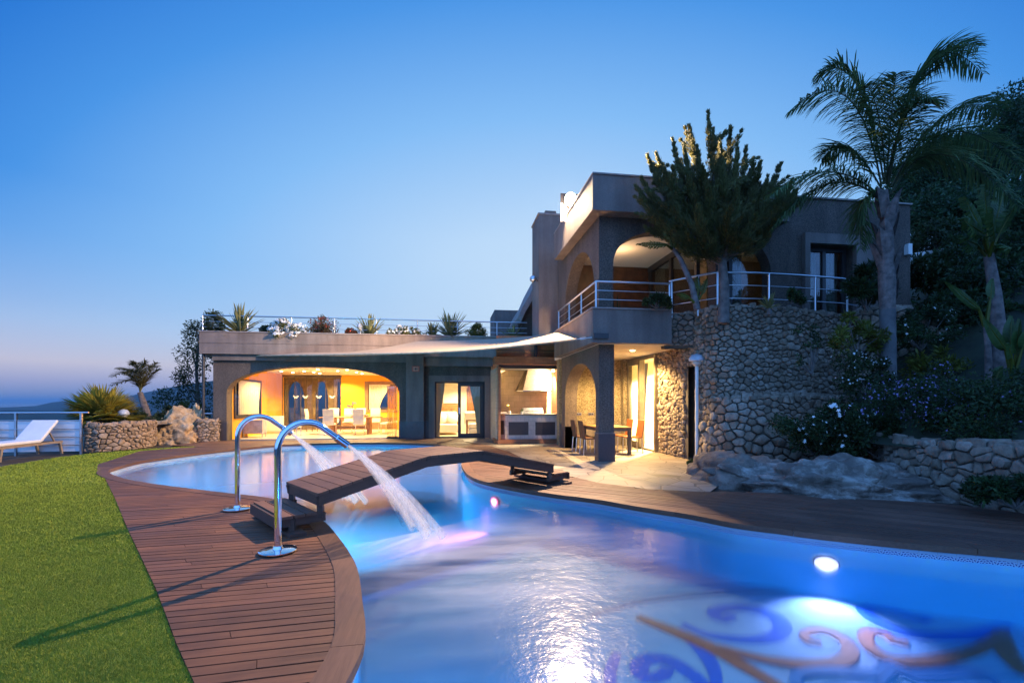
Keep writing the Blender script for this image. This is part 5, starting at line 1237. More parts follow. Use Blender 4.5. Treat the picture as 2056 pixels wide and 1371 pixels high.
mb = MB(); mb.tube(B_, .03, 6); mb.build('hem', M('sail_hem', (.50,.36,.24), .85), st, smooth=1)
mb = MB(); q0, q1 = T_[-1], B_[-1]; mb.add([q0+Vector((.02,0,.02)), W(1135,655,14.0), W(1137,690,13.2), q0.lerp(q1,.22)+Vector((0,0,-.05)), ], [(0,1,2,3)]); ob = mb.build('corner_strap', m_frame, st); sm = ob.modifiers.new('solid', 'SOLIDIFY'); sm.thickness = .02
ck = Vector((3.40,10.36,2.93)); mb = MB(); mb.tube([B_[-1], ck], .012, 6); mb.tube([B_[-1].lerp(ck,.2), B_[-1].lerp(ck,.5)], .028, 8); mb.build('rope', m_steel, st)
mb = MB(); mb.box(3.36,3.72,10.33,10.39,2.90,3.02); mb.build('bracket', m_frame, st)

# ------------------------------------------------------------------ lamps of the place
fl = thing('flood_lamp', 'glaring white flood lamp on the roof edge beside the chimney', 'flood lamp', (FLOOD.x,FLOOD.y,6.75))
mb = MB(); mb.tube([(FLOOD.x+.2,FLOOD.y,6.755),(FLOOD.x+.2,FLOOD.y,7.0),(FLOOD.x+.08,FLOOD.y+.06,7.05)], .025, 6); mb.build('bracket', m_frame, fl)
dn = Vector((-.65,-.7,-.3)).normalized(); mb = MB(); mb.tube([FLOOD-dn*.12, FLOOD-dn*.09, FLOOD+dn*.01], [.08,.17,.19], 20); mb.build('housing', m_frame, fl, smooth=.7)
pl_ = MB(); pl_.poly([(3.16,6.50),(3.335,6.50),(3.335,6.77),(3.85,6.77),(3.85,7.28),(3.16,7.28)], [], lambda u,v,w_: (u,FLOOD.y+.135+w_,v), 0, .015); pl_.build('light_blocker', m_frame, fl)  # plate added to keep the flood beam off the chimney
fe = MB(); fe.tube([FLOOD+dn*.012, FLOOD+dn*.03, FLOOD+dn*.045], [.175,.15,.06], 20); fe.build('lens', emit('flood_glow', (1,.80,.50), 45), fl)
def bulkhead(base, hgt, label, r=.05, rh=.13, tilt=0):
    t = thing('garden_lamp', label, 'lamp', base); b = Vector(base); mb = MB(); mb.tube([b, b+Vector((0,0,hgt-.05))], r, 10); mb.build('pole', m_white if hgt > 1 else m_steel, t, smooth=1)
    mb = MB(); mb.lathe([(.03,0),(rh*.95,.04),(rh,.07),(rh*.93,.13),(rh*.6,.19),(.02,.215)], b+Vector((0,0,hgt-.05)), 18); mb.build('hood', M('lamp_hood', (.42,.46,.52), .35), t, smooth=1)
    mb = MB(); mb.lathe([(rh*.35,-.07),(rh*.62,0),(rh*.62,.03)], b+Vector((0,0,hgt-.06)), 14); mb.build('diffuser', M('opal_glass', (.55,.52,.48), .3), t, smooth=1)
bulkhead((5.89,10.30,-.01), 2.42, 'white lamp post with domed hood before the stone wall niche', .042, .19)
p = W(248, 848, 14.2); bulkhead((p.x,p.y,.66), .38, 'stubby grey mushroom lamp in the stone planter beside fan palm', .05, .15)
p = onY(723, 668, 18.5); bulkhead((p.x,p.y,3.9), .38, 'small dark globe lamp on the roof parapet between bushes', .03, .12)
p = onY(1071, 560, 15.1); t = thing('globe_lamp', 'small grey globe lamp fixed high on the left side of the chimney', 'lamp', tuple(p)); mb = MB(); mb.lathe([(.02,-.12),(.10,-.07),(.13,0),(.10,.07),(.02,.12)], p, 16); mb.build('globe', m_steel, t, smooth=1); mb = MB(); mb.tube([p, (cA.x+.05, 15.1, p.z-.1)], .02, 6); mb.build('bracket', m_frame, t)
# underwater lamps on the pool wall
def pool_lamp(X, Y, z, label, col, power, side, em, size=.11):
    a = min(POOL, key=lambda p: abs(((p.x*FW[0]+p.y*FW[1]) and (p.x*RT[0]+p.y*RT[1])/(p.x*FW[0]+p.y*FW[1]))-(X-1028)/F)+(0 if dist_line(p, [G(*q) for q in PE]) < .4 else 9))
    i = POOL.index(a); t = (POOL[(i+1)%n]-POOL[i-1]).normalized(); nn = Vector((t.y,-t.x,0))
    if not inside((a+nn*.1), POOL): nn = -nn
    c = Vector((a.x, a.y, z))+nn*.012; tv = t; up = Vector((0,0,1)); root = thing('pool_lamp', label, 'pool lamp', tuple(c)); mb = MB()
    def disc(r, off, k=24): return [c+nn*off+(t*math.cos(2*PI*q/k)+up*.62*math.sin(2*PI*q/k))*r for q in range(k)]
    k = 24; mb.add(disc(size*1.12,0)+disc(size*1.12,.02)+disc(size,.03), [(q, (q+1)%k, (q+1)%k+k, q+k) for q in range(k)]+[(q+k, (q+1)%k+k, (q+1)%k+2*k, q+2*k) for q in range(k)]); mb.build('rim', m_frame, root)
    mb = MB(); mb.add(disc(size,.030)+disc(size*.55,.036), [(q, (q+1)%k, (q+1)%k+k, q+k) for q in range(k)]); mb.build('reflector', emit('pool_glow', em, 3.2), root)
    mb = MB(); mb.add(disc(size*.55,.037)+[c+nn*.045], [(q, (q+1)%k, k) for q in range(k)]); mb.build('lens', emit('pool_core', tuple(.5+.5*q for q in em), 14), root)
    lamp('pool_spot', 'SPOT', c+nn*.08, power, col, .05, c+nn*1.0+tv*side+Vector((0,0,-1.0)), 104, .9)
pool_lamp(998, 0, -.27, 'oval underwater lamp glowing pink on the pool wall under the peninsula', (1,.10,.20), 1700, -1.1, (1,.12,.30))
pool_lamp(1665, 0, -.28, 'bright violet white underwater lamp on the right pool wall', (.50,.52,1), 300, 0, (.62,.55,1))
# unseen fill spots added in the water, without fittings, for the blue glow
def pool_fill(xc, d, txc, td, p, c): lamp('pool_fill', 'SPOT', cam2w(xc, d, -.22), p, c, .08, cam2w(txc, td, -1.3), 140, .5)
pool_fill(-.6, 2.0, .6, 5.0, 150, (.02,.42,.95)); pool_fill(2.3, .8, 3.0, 5.5, 300, (.05,.38,.95)); pool_fill(.5, .8, 1.2, 5.0, 180, (.03,.42,.95)); pool_fill(4.3, 1.3, 4.4, 5.0, 260, (.06,.38,.95))
for a_, d_, p_ in ((-7.6,9.9,1000),(-6.1,8.9,1000),(-4.6,8.2,800),(-3.3,7.2,260),(-2.3,6.3,60)): pool_fill(a_, d_, a_+1.6, d_+3.4, p_, (.06,.70,1))
# floor mosaic of scrolls
zmz = ZB+.006
def mz(X, Y):
    a = G(X, Y, ZW); d = (a-Vector((0,0,H))).normalized(); hxy = Vector((d.x,d.y,0)); s_ = hxy.length/1.012; return a+hxy.normalized()*(s_/math.sqrt(1-s_*s_))*(ZW-zmz)
mzr = thing('floor_mosaic', 'pale pool floor mosaic with blue and ochre scrolls seen under the water', 'mosaic', (2.5,3,ZB))
c0 = [mz(1180,1230), mz(1300,1195), mz(1500,1176), mz(1700,1172), mz(1900,1180), mz(2060,1196), mz(2300,1240), mz(2500,1371), mz(2300,1700), mz(1700,1900), mz(1150,1600), mz(1080,1371)]
cc = catmull(c0, .2)
mb = MB(); mb.add([(p.x,p.y,zmz) for p in cc], tessellate_polygon([[Vector((p.x,p.y,0)) for p in cc]])); mb.build('ground_field', M('white_mosaic', (.30,.46,.66), .8, .10, 22), mzr)
def ribbon(mb, pts, wd, z, closed=False):
    P = catmull(pts, .06, closed); m_ = len(P); vs = []
    for i, p in enumerate(P):
        t = (P[min(i+1,m_-1)]-P[max(i-1,0)]).normalized(); w_ = wd*(1 if closed else .35+.65*math.sin(PI*min(1,.15+.8*(i/(m_-1))))); s_ = Vector((-t.y,t.x,0))*w_/2
        vs += [(p.x+s_.x,p.y+s_.y,z),(p.x-s_.x,p.y-s_.y,z)]
    mb.add(vs, [(2*i,2*i+1,2*i+3,2*i+2) for i in range(m_-1)])
mb = MB()
ribbon(mb, [mz(*p) for p in [(1470,1222),(1455,1232),(1432,1222),(1445,1210),(1500,1208),(1550,1222),(1572,1245),(1555,1265),(1500,1272),(1420,1262),(1370,1240)]], 0.157, zmz+.004)
ribbon(mb, [mz(*p) for p in [(1340,1330),(1330,1345),(1295,1350),(1282,1330),(1300,1312),(1350,1318),(1420,1371),(1430,1420)]], 0.157, zmz+.004)
ribbon(mb, [mz(*p) for p in [(1360,1250),(1400,1285),(1430,1325),(1440,1371)]], 0.133, zmz+.004)
ribbon(mb, [mz(*p) for p in [(1860,1222),(1850,1228),(1800,1212),(1760,1205),(1735,1212),(1760,1235),(1830,1258),(1920,1260),(1990,1248),(2040,1225),(2060,1215)]], 0.157, zmz+.004)
ribbon(mb, [mz(*p) for p in [(1240,1300),(1225,1340),(1232,1400)]], 0.096, zmz+.004)
mb.build('blue_scroll', M('blue_mosaic', (.015,.13,.60), .8, .2, 30), mzr)
mb = MB()
ribbon(mb, [mz(*p) for p in [(1280,1228),(1350,1255),(1430,1290),(1500,1330),(1570,1371),(1640,1420)]], 0.157, zmz+.008)
ribbon(mb, [mz(*p) for p in [(1440,1288),(1530,1312),(1620,1322),(1684,1316),(1708,1296),(1692,1270),(1650,1254),(1615,1260),(1622,1275),(1650,1280)]], 0.133, zmz+.012)
ribbon(mb, [mz(*p) for p in [(1812,1272),(1814,1279),(1792,1273),(1778,1260),(1750,1255),(1735,1265),(1752,1291),(1800,1312),(1880,1310),(1960,1290),(2000,1262),(2020,1246)]], 0.133, zmz+.012)
ribbon(mb, [mz(*p) for p in [(2010,1250),(2020,1290),(2060,1340)]], 0.157, zmz+.008)
mb.build('ochre_scroll', M('ochre_mosaic', (.46,.13,.06), .8, .3, 30), mzr)
mb = MB(); cbd = [mz(1182,1228), mz(1300,1194), mz(1500,1175), mz(1700,1171), mz(1900,1179), mz(2058,1195)]; ribbon(mb, cbd, .07, zmz+.016); mb.build('border_line', M('pink_mosaic', (.36,.30,.45), .8, .2, 30), mzr)
mb = MB()
ribbon(mb, [mz(*p) for p in [(1600,1371),(1600,1345),(1650,1336),(1730,1338),(1760,1342),(1790,1322),(1830,1340),(1960,1336),(2010,1371)]], 0.109, zmz+.020)
ribbon(mb, [mz(*p) for p in [(1640,1371),(1720,1358),(1760,1365),(1800,1338),(1850,1356),(1960,1350),(2060,1345)]], 0.041, zmz+.024)
mb.build('star_outline', M('teal_mosaic', (.02,.20,.45), .8, .2, 30), mzr)

# ------------------------------------------------------------------ footbridge
m_br = wood('bridge_boards', (.12,.052,.030,1), (.22,.105,.062,1), (.75,-.66), .35); m_brd = wood('bridge_beam_wood', (.07,.036,.024,1), (.12,.062,.04,1), (.69,.72), .2)
sdir = Vector((RT[0]*.72+FW[0]*.69, RT[1]*.72+FW[1]*.69, 0)).normalized(); wdir_ = Vector((sdir.y, -sdir.x, 0)); hw = .52
b0 = cam2w(-2.52,5.535)
brg = thing('footbridge', 'arched wooden footbridge crossing the narrow waist of the pool', 'bridge', tuple(b0+sdir*2))
prof = [(0,.42),(1.44,.72),(2.41,.72),(3.99,.37)]
def bz(s_):
    for (a, za), (b, zb) in zip(prof, prof[1:]):
        if s_ <= b: return za+(zb-za)*(s_-a)/(b-a)
    return prof[-1][1]
mb = MB(); s_ = 0.0; bw = .135
while s_ < 3.98:
    e = min(3.99, s_+bw-.010); vs = []
    for q in (s_, e):
        for side in (-1, 1):
            for dz in (0, -.03): p = b0+sdir*q+wdir_*hw*side; vs.append((p.x,p.y,bz(q)+dz))
    mb.add(vs, [(0,2,6,4),(1,5,7,3),(0,1,3,2),(4,6,7,5),(0,4,5,1),(2,3,7,6)]); s_ += bw
mb.build('deck_boards', m_br, brg)
for side in (-1, 1):
    mb = MB()
    for (a, za), (b, zb) in zip(prof, prof[1:]):
        p, q = b0+sdir*a+wdir_*side*(hw-.04), b0+sdir*b+wdir_*side*(hw-.04); mb.bar((p.x,p.y,za-.09),(q.x,q.y,zb-.09),.05,.115)
    mb.build('side_beam', m_brd, brg)
for s_, zz in ((.03,.42),(3.96,.37)):
    mb = MB(); p, q = b0+sdir*s_+wdir_*hw, b0+sdir*s_-wdir_*hw; mb.bar((p.x,p.y,zz-.085),(q.x,q.y,zz-.085),.04,.11); mb.build('end_board', m_brd, brg)
for s0, sg, zt_ in ((0,-1,.205),(3.99,1,.19)):
    mb = MB()
    for k in range(3):
        c = s0+sg*(.02+.125*k+.05); p, q = b0+sdir*c+wdir_*hw, b0+sdir*c-wdir_*hw; mb.bar((p.x,p.y,zt_),(q.x,q.y,zt_),.112,.03)
    stp = mb.build('step_tread', m_br, brg)
    mb = MB(); c = s0+sg*.40; p, q = b0+sdir*c+wdir_*hw, b0+sdir*c-wdir_*hw; mb.bar((p.x,p.y,zt_-.06),(q.x,q.y,zt_-.06),.03,.12); o = mb.build('riser_board', m_brd, brg)
    for side in (-1, 1):
        mb = MB(); w_ = wdir_*side*(hw-.06)
        a = b0+sdir*(s0-sg*.10)+w_; b = b0+sdir*(s0+sg*.38)+w_; mb.bar((a.x,a.y,zt_-.06),(b.x,b.y,zt_-.06),.05,.09); mb.build('step_bearer', m_brd, brg)
        a = b0+sdir*(s0-sg*.05)+w_; mb = MB(); mb.bar((a.x,a.y,zt_-.06),(a.x,a.y,(.42 if s0 == 0 else .37)-.04),.06,.08); mb.build('post', m_brd, brg)
        a = b0+sdir*(s0+sg*.25)+w_; mb = MB(); mb.bar((a.x,a.y,.03),(a.x,a.y,zt_-.03),.06,.08); mb.build('post', m_brd, brg)
    mb = MB(); c = s0+sg*.25; p, q = b0+sdir*c+wdir_*(hw+.12), b0+sdir*c-wdir_*(hw+.12); mb.bar((p.x,p.y,.032),(q.x,q.y,.032),.17,.035); mb.build('foot_plank', m_brd, brg)

# ------------------------------------------------------------------ water cannons and their jets
jdir = Vector((RT[0]*.76+FW[0]*.65, RT[1]*.76+FW[1]*.65, 0)).normalized()
def cannon(base, label, jl):
    t = thing('water_cannon', label, 'water spout', tuple(base)); b = base; P = [b+Vector((0,0,.02))]
    for z in (.3,.6,.9,.975): P.append(b+Vector((0,0,z))+jdir*.0)
    cr_ = .255
    for k in range(1, 13):
        a = PI-k/12*R(133); P.append(b+jdir*(cr_+cr_*math.cos(a))+Vector((0,0,.975+cr_*math.sin(a))))
    e = P[-1]; dd = (P[-1]-P[-2]).normalized(); P += [e+dd*.08, e+dd*.16]
    mb = MB(); mb.tube(P, .032, 16); mb.build('pipe', m_chrome, t, smooth=1)
    mb = MB(); mb.tube([e+dd*.15, e+dd*.16, e+dd*.30, e+dd*.302], [.034,.041,.041,.034], 16); mb.build('nozzle', m_chrome, t, smooth=.6)
    mb = MB(); mb.lathe([(.168,.015),(.168,.024),(.13,.032),(.05,.036),(.04,.06),(.034,.062)], b, 32); mb.build('base_plate', m_chrome, t, smooth=.6)
    tip_ = e+dd*.30; jt = thing('water_jet', jl, 'water jet', tuple(tip_))
    sdv = Vector((jdir.y,-jdir.x,0)); rr = random.Random(int(base.x*100))
    for k in range(7):
        off = (k-3)/3; vel = (dd*3.1+sdv*off*1.05+Vector((0,0,.0))+jdir*rr.uniform(-.28,.28)); p = tip_+sdv*off*.014; pts = []; rs = []; tt = 0
        while p.z > ZW-.02 and tt < 1.2:
            pts.append(p.copy()); rs.append(.012+.10*tt); p = p+vel*.03+Vector((0,0,-9.81*.5*(.03**2))); vel.z -= 9.81*.03*.55; tt += .03
        mb = MB(); mb.tube(pts, rs, 8, cap=False); mb.build('stream', m_jet, jt, smooth=1)
m_jet = bpy.data.materials.new('jet_water'); m_jet.use_nodes = True
N = m_jet.node_tree.nodes; L = m_jet.node_tree.links; N.clear()
tr = N.new('ShaderNodeBsdfTransparent'); df = N.new('ShaderNodeBsdfDiffuse'); df.inputs[0].default_value = (.85,.87,.92,1); tl = N.new('ShaderNodeBsdfTranslucent'); tl.inputs[0].default_value = (.85,.87,.92,1)
m0 = N.new('ShaderNodeMixShader'); m0.inputs[0].default_value = .5; L.new(df.outputs[0], m0.inputs[1]); L.new(tl.outputs[0], m0.inputs[2])
lw = N.new('ShaderNodeLayerWeight'); lw.inputs[0].default_value = .35
mx = N.new('ShaderNodeMixShader'); vv = coords('World', (14,14,2)); L.new(mth('MULTIPLY', mth('SUBTRACT', 1.0, lw.outputs['Facing'], clamp=True), mth('MULTIPLY_ADD', noise_t(vv, 1.5, 3), .45, .10)), mx.inputs[0]); L.new(tr.outputs[0], mx.inputs[1]); L.new(m0.outputs[0], mx.inputs[2])
oo = N.new('ShaderNodeOutputMaterial'); L.new(mx.outputs[0], oo.inputs[0])
cannon(G(558,1108,.012), 'nearer steel hoop water spout standing on the wooden deck', 'fan of falling water from the nearer steel spout')
cannon(G(477,1023,.012), 'farther steel hoop water spout standing left of the footbridge', 'fan of falling water from the farther steel spout')

# ------------------------------------------------------------------ sun loungers
m_cush = M('white_cushion', (.74,.72,.70), .85, .04, 6); m_lf = M('taupe_lounger_frame', (.30,.22,.15), .5, .15)
def lounger(name, loc, rz, label, hinge=1.25, ln=1.95, wd=.62, a=R(42)):
    t = thing(name, label, 'sun lounger'); z = .33; hw_ = wd/2
    for s_ in (-1, 1):
        mb = MB(); mb.bar((s_*(hw_-.03),0,z),(s_*(hw_-.03),ln,z),.04,.06); mb.build('side_rail', m_lf, t)
        for y in (.12, ln-.08):
            mb = MB(); mb.bar((s_*(hw_-.03),y,z),(s_*(hw_-.03),y+(.08 if y > 1 else -.06),.0),.05,.05); mb.build('leg', m_lf, t)
    mb = MB()
    for y in (.02, .6, hinge, ln-.02): mb.bar((-hw_+.05,y,z),(hw_-.05,y,z),.04,.04)
    mb.build('cross_bar', m_lf, t)
    mb = MB(); mb.box(-hw_+.01, hw_-.01, -.02, hinge, z+.035, z+.115); mb.build('seat_cushion', m_cush, t, bevel=.025)
    c, s_ = math.cos(a), math.sin(a); L_ = ln-hinge+.08; mb = MB(); x0, x1 = -hw_+.01, hw_-.01
    q = [(hinge+.005,z+.035),(hinge+L_*c,z+.035+L_*s_),(hinge+L_*c-.08*s_,z+.035+L_*s_+.08*c),(hinge+.005-.05*s_,z+.115)]
    mb.add([(x,y,zz) for x in (x0,x1) for y, zz in q], [(0,1,2,3),(7,6,5,4),(0,4,5,1),(1,5,6,2),(2,6,7,3),(3,7,4,0)]); mb.build('back_cushion', m_cush, t, bevel=.025)
    mb = MB()
    for xx in (-hw_+.1, hw_-.1): mb.bar((xx,hinge+L_*c*.6,z+L_*s_*.6),(xx,hinge+L_*c*.95,z),.03,.03)
    mb.build('back_strut', m_lf, t)
    t.location = loc; t.rotation_euler = (0,0,rz); return t
lounger('sun_lounger', (-10.75,12.45,0), R(2), 'white cushioned sun lounger with raised back on the lawn edge')
lounger('sun_lounger', (-12.35,12.5,0), R(2), 'second lounger mostly cut off at the left edge behind the first')

# ------------------------------------------------------------------ dining room furniture
m_lea = M('cream_leather', (.74,.66,.50), .5, .05); m_teak = M('teak', (.30,.14,.05), .5, .3, 8); m_crm = m_chrome
def dchair(name, label):
    t = thing(name, label, 'chair', (0,0,0), 'cream dining chairs round the long table')
    mb = MB(); mb.box(-.22,.22,-.22,.22,.43,.50); mb.build('seat', m_lea, t, bevel=.02)
    vs = []; mb = MB(); P = [(.20,.44),(.235,.62),(.215,.82),(.27,1.10)]
    for y, z in P: vs += [(-.22,y,z),(.22,y,z),(.22,y+.045,z),(-.22,y+.045,z)]
    mb.add(vs, [(4*i+j, 4*i+(j+1)%4, 4*i+4+(j+1)%4, 4*i+4+j) for i in range(3) for j in range(4)]+[(3,2,1,0),(12,13,14,15)]); mb.build('backrest', m_lea, t, bevel=.012)
    for s_ in (-1, 1):
        mb = MB(); mb.tube([(s_*.2,.2,.44),(s_*.2,-.19,.43),(s_*.2,-.21,.40),(s_*.2,-.21,.05),(s_*.2,-.18,.02),(s_*.2,.22,.02)], .012, 6); mb.build('leg', m_crm, t, smooth=1)
    return t
dt = [onY(645,830,20.6).x, onY(752,830,20.6).x]; tcx, tcy = (dt[0]+dt[1])/2+.05, 21.1; tl_ = 2.5
tb = thing('dining_table', 'long wooden dining table laid in the lit room behind the arch', 'table', (tcx,tcy,.015))
mb = MB(); mb.box(tcx-tl_/2, tcx+tl_/2, tcy-.5, tcy+.5, .72, .765); mb.build('tabletop', m_teak, tb, bevel=.006)
for s_ in (-1, 1):
    mb = MB(); mb.box(tcx+s_*.75-.07, tcx+s_*.75+.07, tcy-.3, tcy+.3, .08, .72); mb.build('leg', m_teak, tb); mb = MB(); mb.box(tcx+s_*.75-.05, tcx+s_*.75+.05, tcy-.42, tcy+.42, .015, .08); mb.build('foot', m_teak, tb)
mb = MB(); mb.bar((tcx-.75,tcy,.3),(tcx+.75,tcy,.3),.05,.1); mb.build('stretcher', m_teak, tb)
ch0 = dchair('dining_chair', 'x')
spots = [(tcx-1.55,tcy-.25,-PI/2+PI,'cream high backed chair at the left head of the dining table'),(tcx-.72,tcy-.82,PI,'cream chair with its back to the pool, left of two'),(tcx+.48,tcy-.82,PI,'cream chair with its back to the pool, right of two'),
 (tcx-1.0,tcy+.85,0,'leftmost cream chair on the far side of the dining table'),(tcx-.33,tcy+.85,0,'far side cream chair just left of the orchid'),(tcx+.20,tcy+.85,0,'far side cream chair just right of the orchid'),(tcx+.85,tcy+.85,0,'rightmost cream chair on the far side of the dining table'),
 (tcx+1.5,tcy-.35,-PI/2,'cream chair at the right head of the table, nearer of two'),(tcx+1.62,tcy+.35,-PI/2,'cream chair at the right head of the table, farther of two'),(tcx+1.95,tcy+1.3,-PI/2-.5,'cream chair standing apart near the curtained window')]
for i, (x, y, rz, lb) in enumerate(spots):
    if i == 0: ch0.location = (x,y,.015); ch0.rotation_euler = (0,0,R(90)); ch0['label'] = lb
    else: dup(ch0, (x,y,.015), rz, lb)
t = thing('orchid', 'pot of pink orchids in the middle of the dining table', 'potted plant', (tcx+.05,tcy,.765)); mb = MB(); mb.lathe([(.05,0),(.09,.05),(.10,.13),(.085,.15)], (tcx+.05,tcy,.765), 14); mb.build('pot', m_white, t, smooth=.8)
mb = MB(); mb.tube([(tcx+.05,tcy,.9),(tcx+.02,tcy,1.15),(tcx+.12,tcy,1.38)], .006, 5); mb.tube([(tcx+.05,tcy,.9),(tcx-.06,tcy,1.1),(tcx-.12,tcy,1.28)], .006, 5); mb.build('stalk', m_leafd, t)
mb = MB(); leaves(mb, [(tcx+.12,tcy,1.37),(tcx+.03,tcy,1.25),(tcx-.11,tcy,1.25)], [.07,.05,.04], 14, .07, .06, 5); mb.build('blossom', M('pink_orchid', (.6,.05,.16), .5), t)
t = thing('fruit_bowl', 'small pale bowl on the dining table right of the orchid', 'bowl', (tcx+.62,tcy-.05,.765)); mb = MB(); mb.lathe([(.05,0),(.13,.06),(.15,.09),(.14,.09),(.05,.02)], (tcx+.62,tcy-.05,.765), 16); mb.build('dish', m_white, t, smooth=.8); mb = MB(); leaves(mb, [(tcx+.62,tcy-.05,.86)], [.06], 20, .05, .05, 9); mb.build('fruit', m_petr, t)
# sideboard and long low cabinet to the left of the room
x0, x1 = onY(487,850,19.6).x, onY(527,850,19.6).x
t = thing('media_cabinet', 'lilac backed cabinet on thin legs seen through the left arch glass', 'cabinet', (x0,19.7,.015)); mb = MB(); mb.box(x0,x1,19.6,20.05,.16,.70); mb.build('body', M('lilac_panel', (.42,.36,.42), .5), t, bevel=.005)
mb = MB()
for xx in (x0+.02, x1-.02):
    for yy in (19.64,20.0): mb.bar((xx,yy,.015),(xx,yy,.17),.03,.03)
mb.build('legs', m_steel, t)
x0, x1 = onY(530,850,21.6).x, onY(562,850,21.6).x
t = thing('sideboard', 'low white sideboard against the orange wall', 'sideboard', (x0,21.8,.015)); mb = MB(); mb.box(x0,x1,21.6,22.1,.12,.78); mb.build('body', m_white, t, bevel=.006); mb = MB(); mb.box(x0+.03,x1-.03,21.63,22.07,.015,.12); mb.build('plinth', m_steel, t)
x0, x1 = onY(565,872,20.2).x, onY(600,872,20.2).x
t = thing('glass_coffee_table', 'low clear coffee table on the pale floor behind the spout', 'coffee table', (x0,20.2,.015)); mb = MB(); mb.box(x0,x1,20.0,20.6,.36,.385); mb.build('top', m_white, t); mb = MB()
for xx in (x0+.03, x1-.03):
    for yy in (20.03,20.57): mb.bar((xx,yy,.015),(xx,yy,.36),.03,.03)
mb.build('legs', m_steel, t)
# curtains
def curtain(name, label, p0, p1, z0, z1, m, gather=0., seed=0, folds=9, amp=.035, keep=1.0):
    """hung cloth between two top points; its foot gathers towards p0"""
    p0 = Vector((p0[0],p0[1],0)); p1 = Vector((p1[0],p1[1],0)); d = (p1-p0); nn = Vector((-d.y,d.x,0)).normalized(); nu_, nv_ = folds*6, 10; vs = []
    for j in range(nv_+1):
        v = j/nv_; sc_ = 1-gather*math.sin(v*PI*.5)**1.3
        for i in range(nu_+1):
            u = i/nu_; p = p0+d*u*sc_+nn*math.sin(u*folds*2*PI+seed)*amp*(.4+.6*v); vs.append((p.x,p.y,z1+(z0-z1)*v))
    mb = MB(); mb.add(vs, [(j*(nu_+1)+i, j*(nu_+1)+i+1, (j+1)*(nu_+1)+i+1, (j+1)*(nu_+1)+i) for j in range(nv_) for i in range(nu_)])
    t = thing(name, label, 'curtain', (p0.x,p0.y,z0)); mb.build('cloth', m, t, smooth=3.1); mb = MB(); mb.tube([(p0.x,p0.y,z1+.015),(p1.x,p1.y,z1+.015)], .015, 6); mb.build('rail', m_steel, t); return t
m_cur = M('cream_curtain', (.72,.63,.45), .9, .04)
curtain('curtain', 'left cream curtain in the bedroom sliding door', (dx0+.03,18.8), (dx0+.42,18.8), .02, 2.45, m_cur, .62, 0, 7)
curtain('curtain', 'right cream curtain in the bedroom sliding door', (dx1-.04,18.8), (dx1-.62,18.8), .02, 2.45, m_cur, .6, 1, 8)
curtain('curtain', 'pale curtain swept left in the dining room right hand window', (w2[0]+.05,YB-.04), (w2[0]+1.1,YB-.04), wz0+.02, wz1-.02, m_cur, .5, 0, 9)
curtain('curtain', 'pale curtains in the window at the far left of the dining room', (xs1+.1,wy0+.1), (xs1+.1,wy1-.12), .92, 2.22, m_cur, .10, 2, 10)
curtain('curtain', 'tall cream curtain behind the patio sliding door', (6.12,14.3), (6.12,13.5), .02, 2.6, m_cur, .35, 0, 9)
curtain('curtain', 'cream curtain behind the glass inside the upper balcony arch', (6.62,14.1), (6.62,13.2), 3.08, 5.6, m_cur, .1, 0, 7)
curtain('curtain', 'bluish sheer curtain in the second upper arch', (fu(1489),11.35), (fu(1520),11.35), 3.08, 5.3, m_cur, .0, 1, 6)
curtain('curtain', 'left curtain panel in the upper right window', (xW0+.05,11.15), (xW0+.62,11.15), 3.08, 5.42, m_cur, .0, 1, 6)
curtain('curtain', 'right curtain panel in the upper right window', (xW0+.78,11.15), (xW1-.05,11.15), 3.08, 5.42, m_cur, .0, 2, 6)
# bedroom furniture
m_lin = M('white_linen', (.80,.76,.66), .9, .03)
x0, x1 = onY(880,850,20.0).x, onY(919,850,20.0).x
t = thing('sofa', 'white sofa with plump pillows on the left of the bedroom', 'sofa', (x0,20.2,.01)); mb = MB(); mb.box(x0-.3,x1,19.9,20.9,.10,.46); mb.build('seat', m_lin, t, bevel=.05); mb = MB(); mb.box(x0-.3,x1,20.75,21.1,.4,.98); mb.build('backrest', m_lin, t, bevel=.08)
for k, xx in enumerate((x0+.12, x0+.62)):
    mb = MB(); mb.lathe([(.02,-.07),(.22,-.05),(.27,0),(.22,.05),(.02,.07)], (0,0,0), 14); o = mb.build('cushion', m_lin, t, smooth=.9); o.location = Vector((xx,20.55,.72))-t.location; o.data.transform(Matrix.Translation(t.location)); o.rotation_euler = (R(70),0,R(10*k))
t = thing('bed_headboard', 'carved wooden headboard behind the white sofa', 'headboard', (x0,21.6,.01)); mb = MB(); mb.box(x0+.1,x1+.15,21.5,21.58,.01,1.28); mb.build('board', m_teak, t, bevel=.01); mb = MB(); mb.box(x0+.6,x1-.25,21.46,21.5,.95,1.2); mb.build('carving', m_barkr, t)
t = thing('roller_blind', 'pale ribbed roller blind on the bedroom back wall', 'blind', (x0,21.9,1.4)); mb = MB(); mb.box(x0+.2,x1+.1,21.98,22.0,1.38,2.5); mb.build('cloth', m_white, t); mb = MB(); mb.tube([(x0+.2,21.99,1.36),(x1+.1,21.99,1.36)], .02, 6); mb.build('weight_bar', m_white, t)
x0, x1 = onY(935,860,19.6).x, onY(966,860,19.6).x
t = thing('armchair', 'white padded armchair beside a wooden arm frame in the bedroom', 'armchair', (x0,19.7,.01)); mb = MB(); mb.box(x0+.12,x1,19.5,20.1,.08,.30); mb.build('base', m_lin, t, bevel=.05); mb = MB(); mb.box(x0+.12,x1,19.5,20.1,.31,.50); mb.build('seat', m_lin, t, bevel=.06); mb = MB(); mb.box(x0-.05,x1+.1,20.1,20.35,.4,1.0); mb.build('backrest', m_lin, t, bevel=.08)
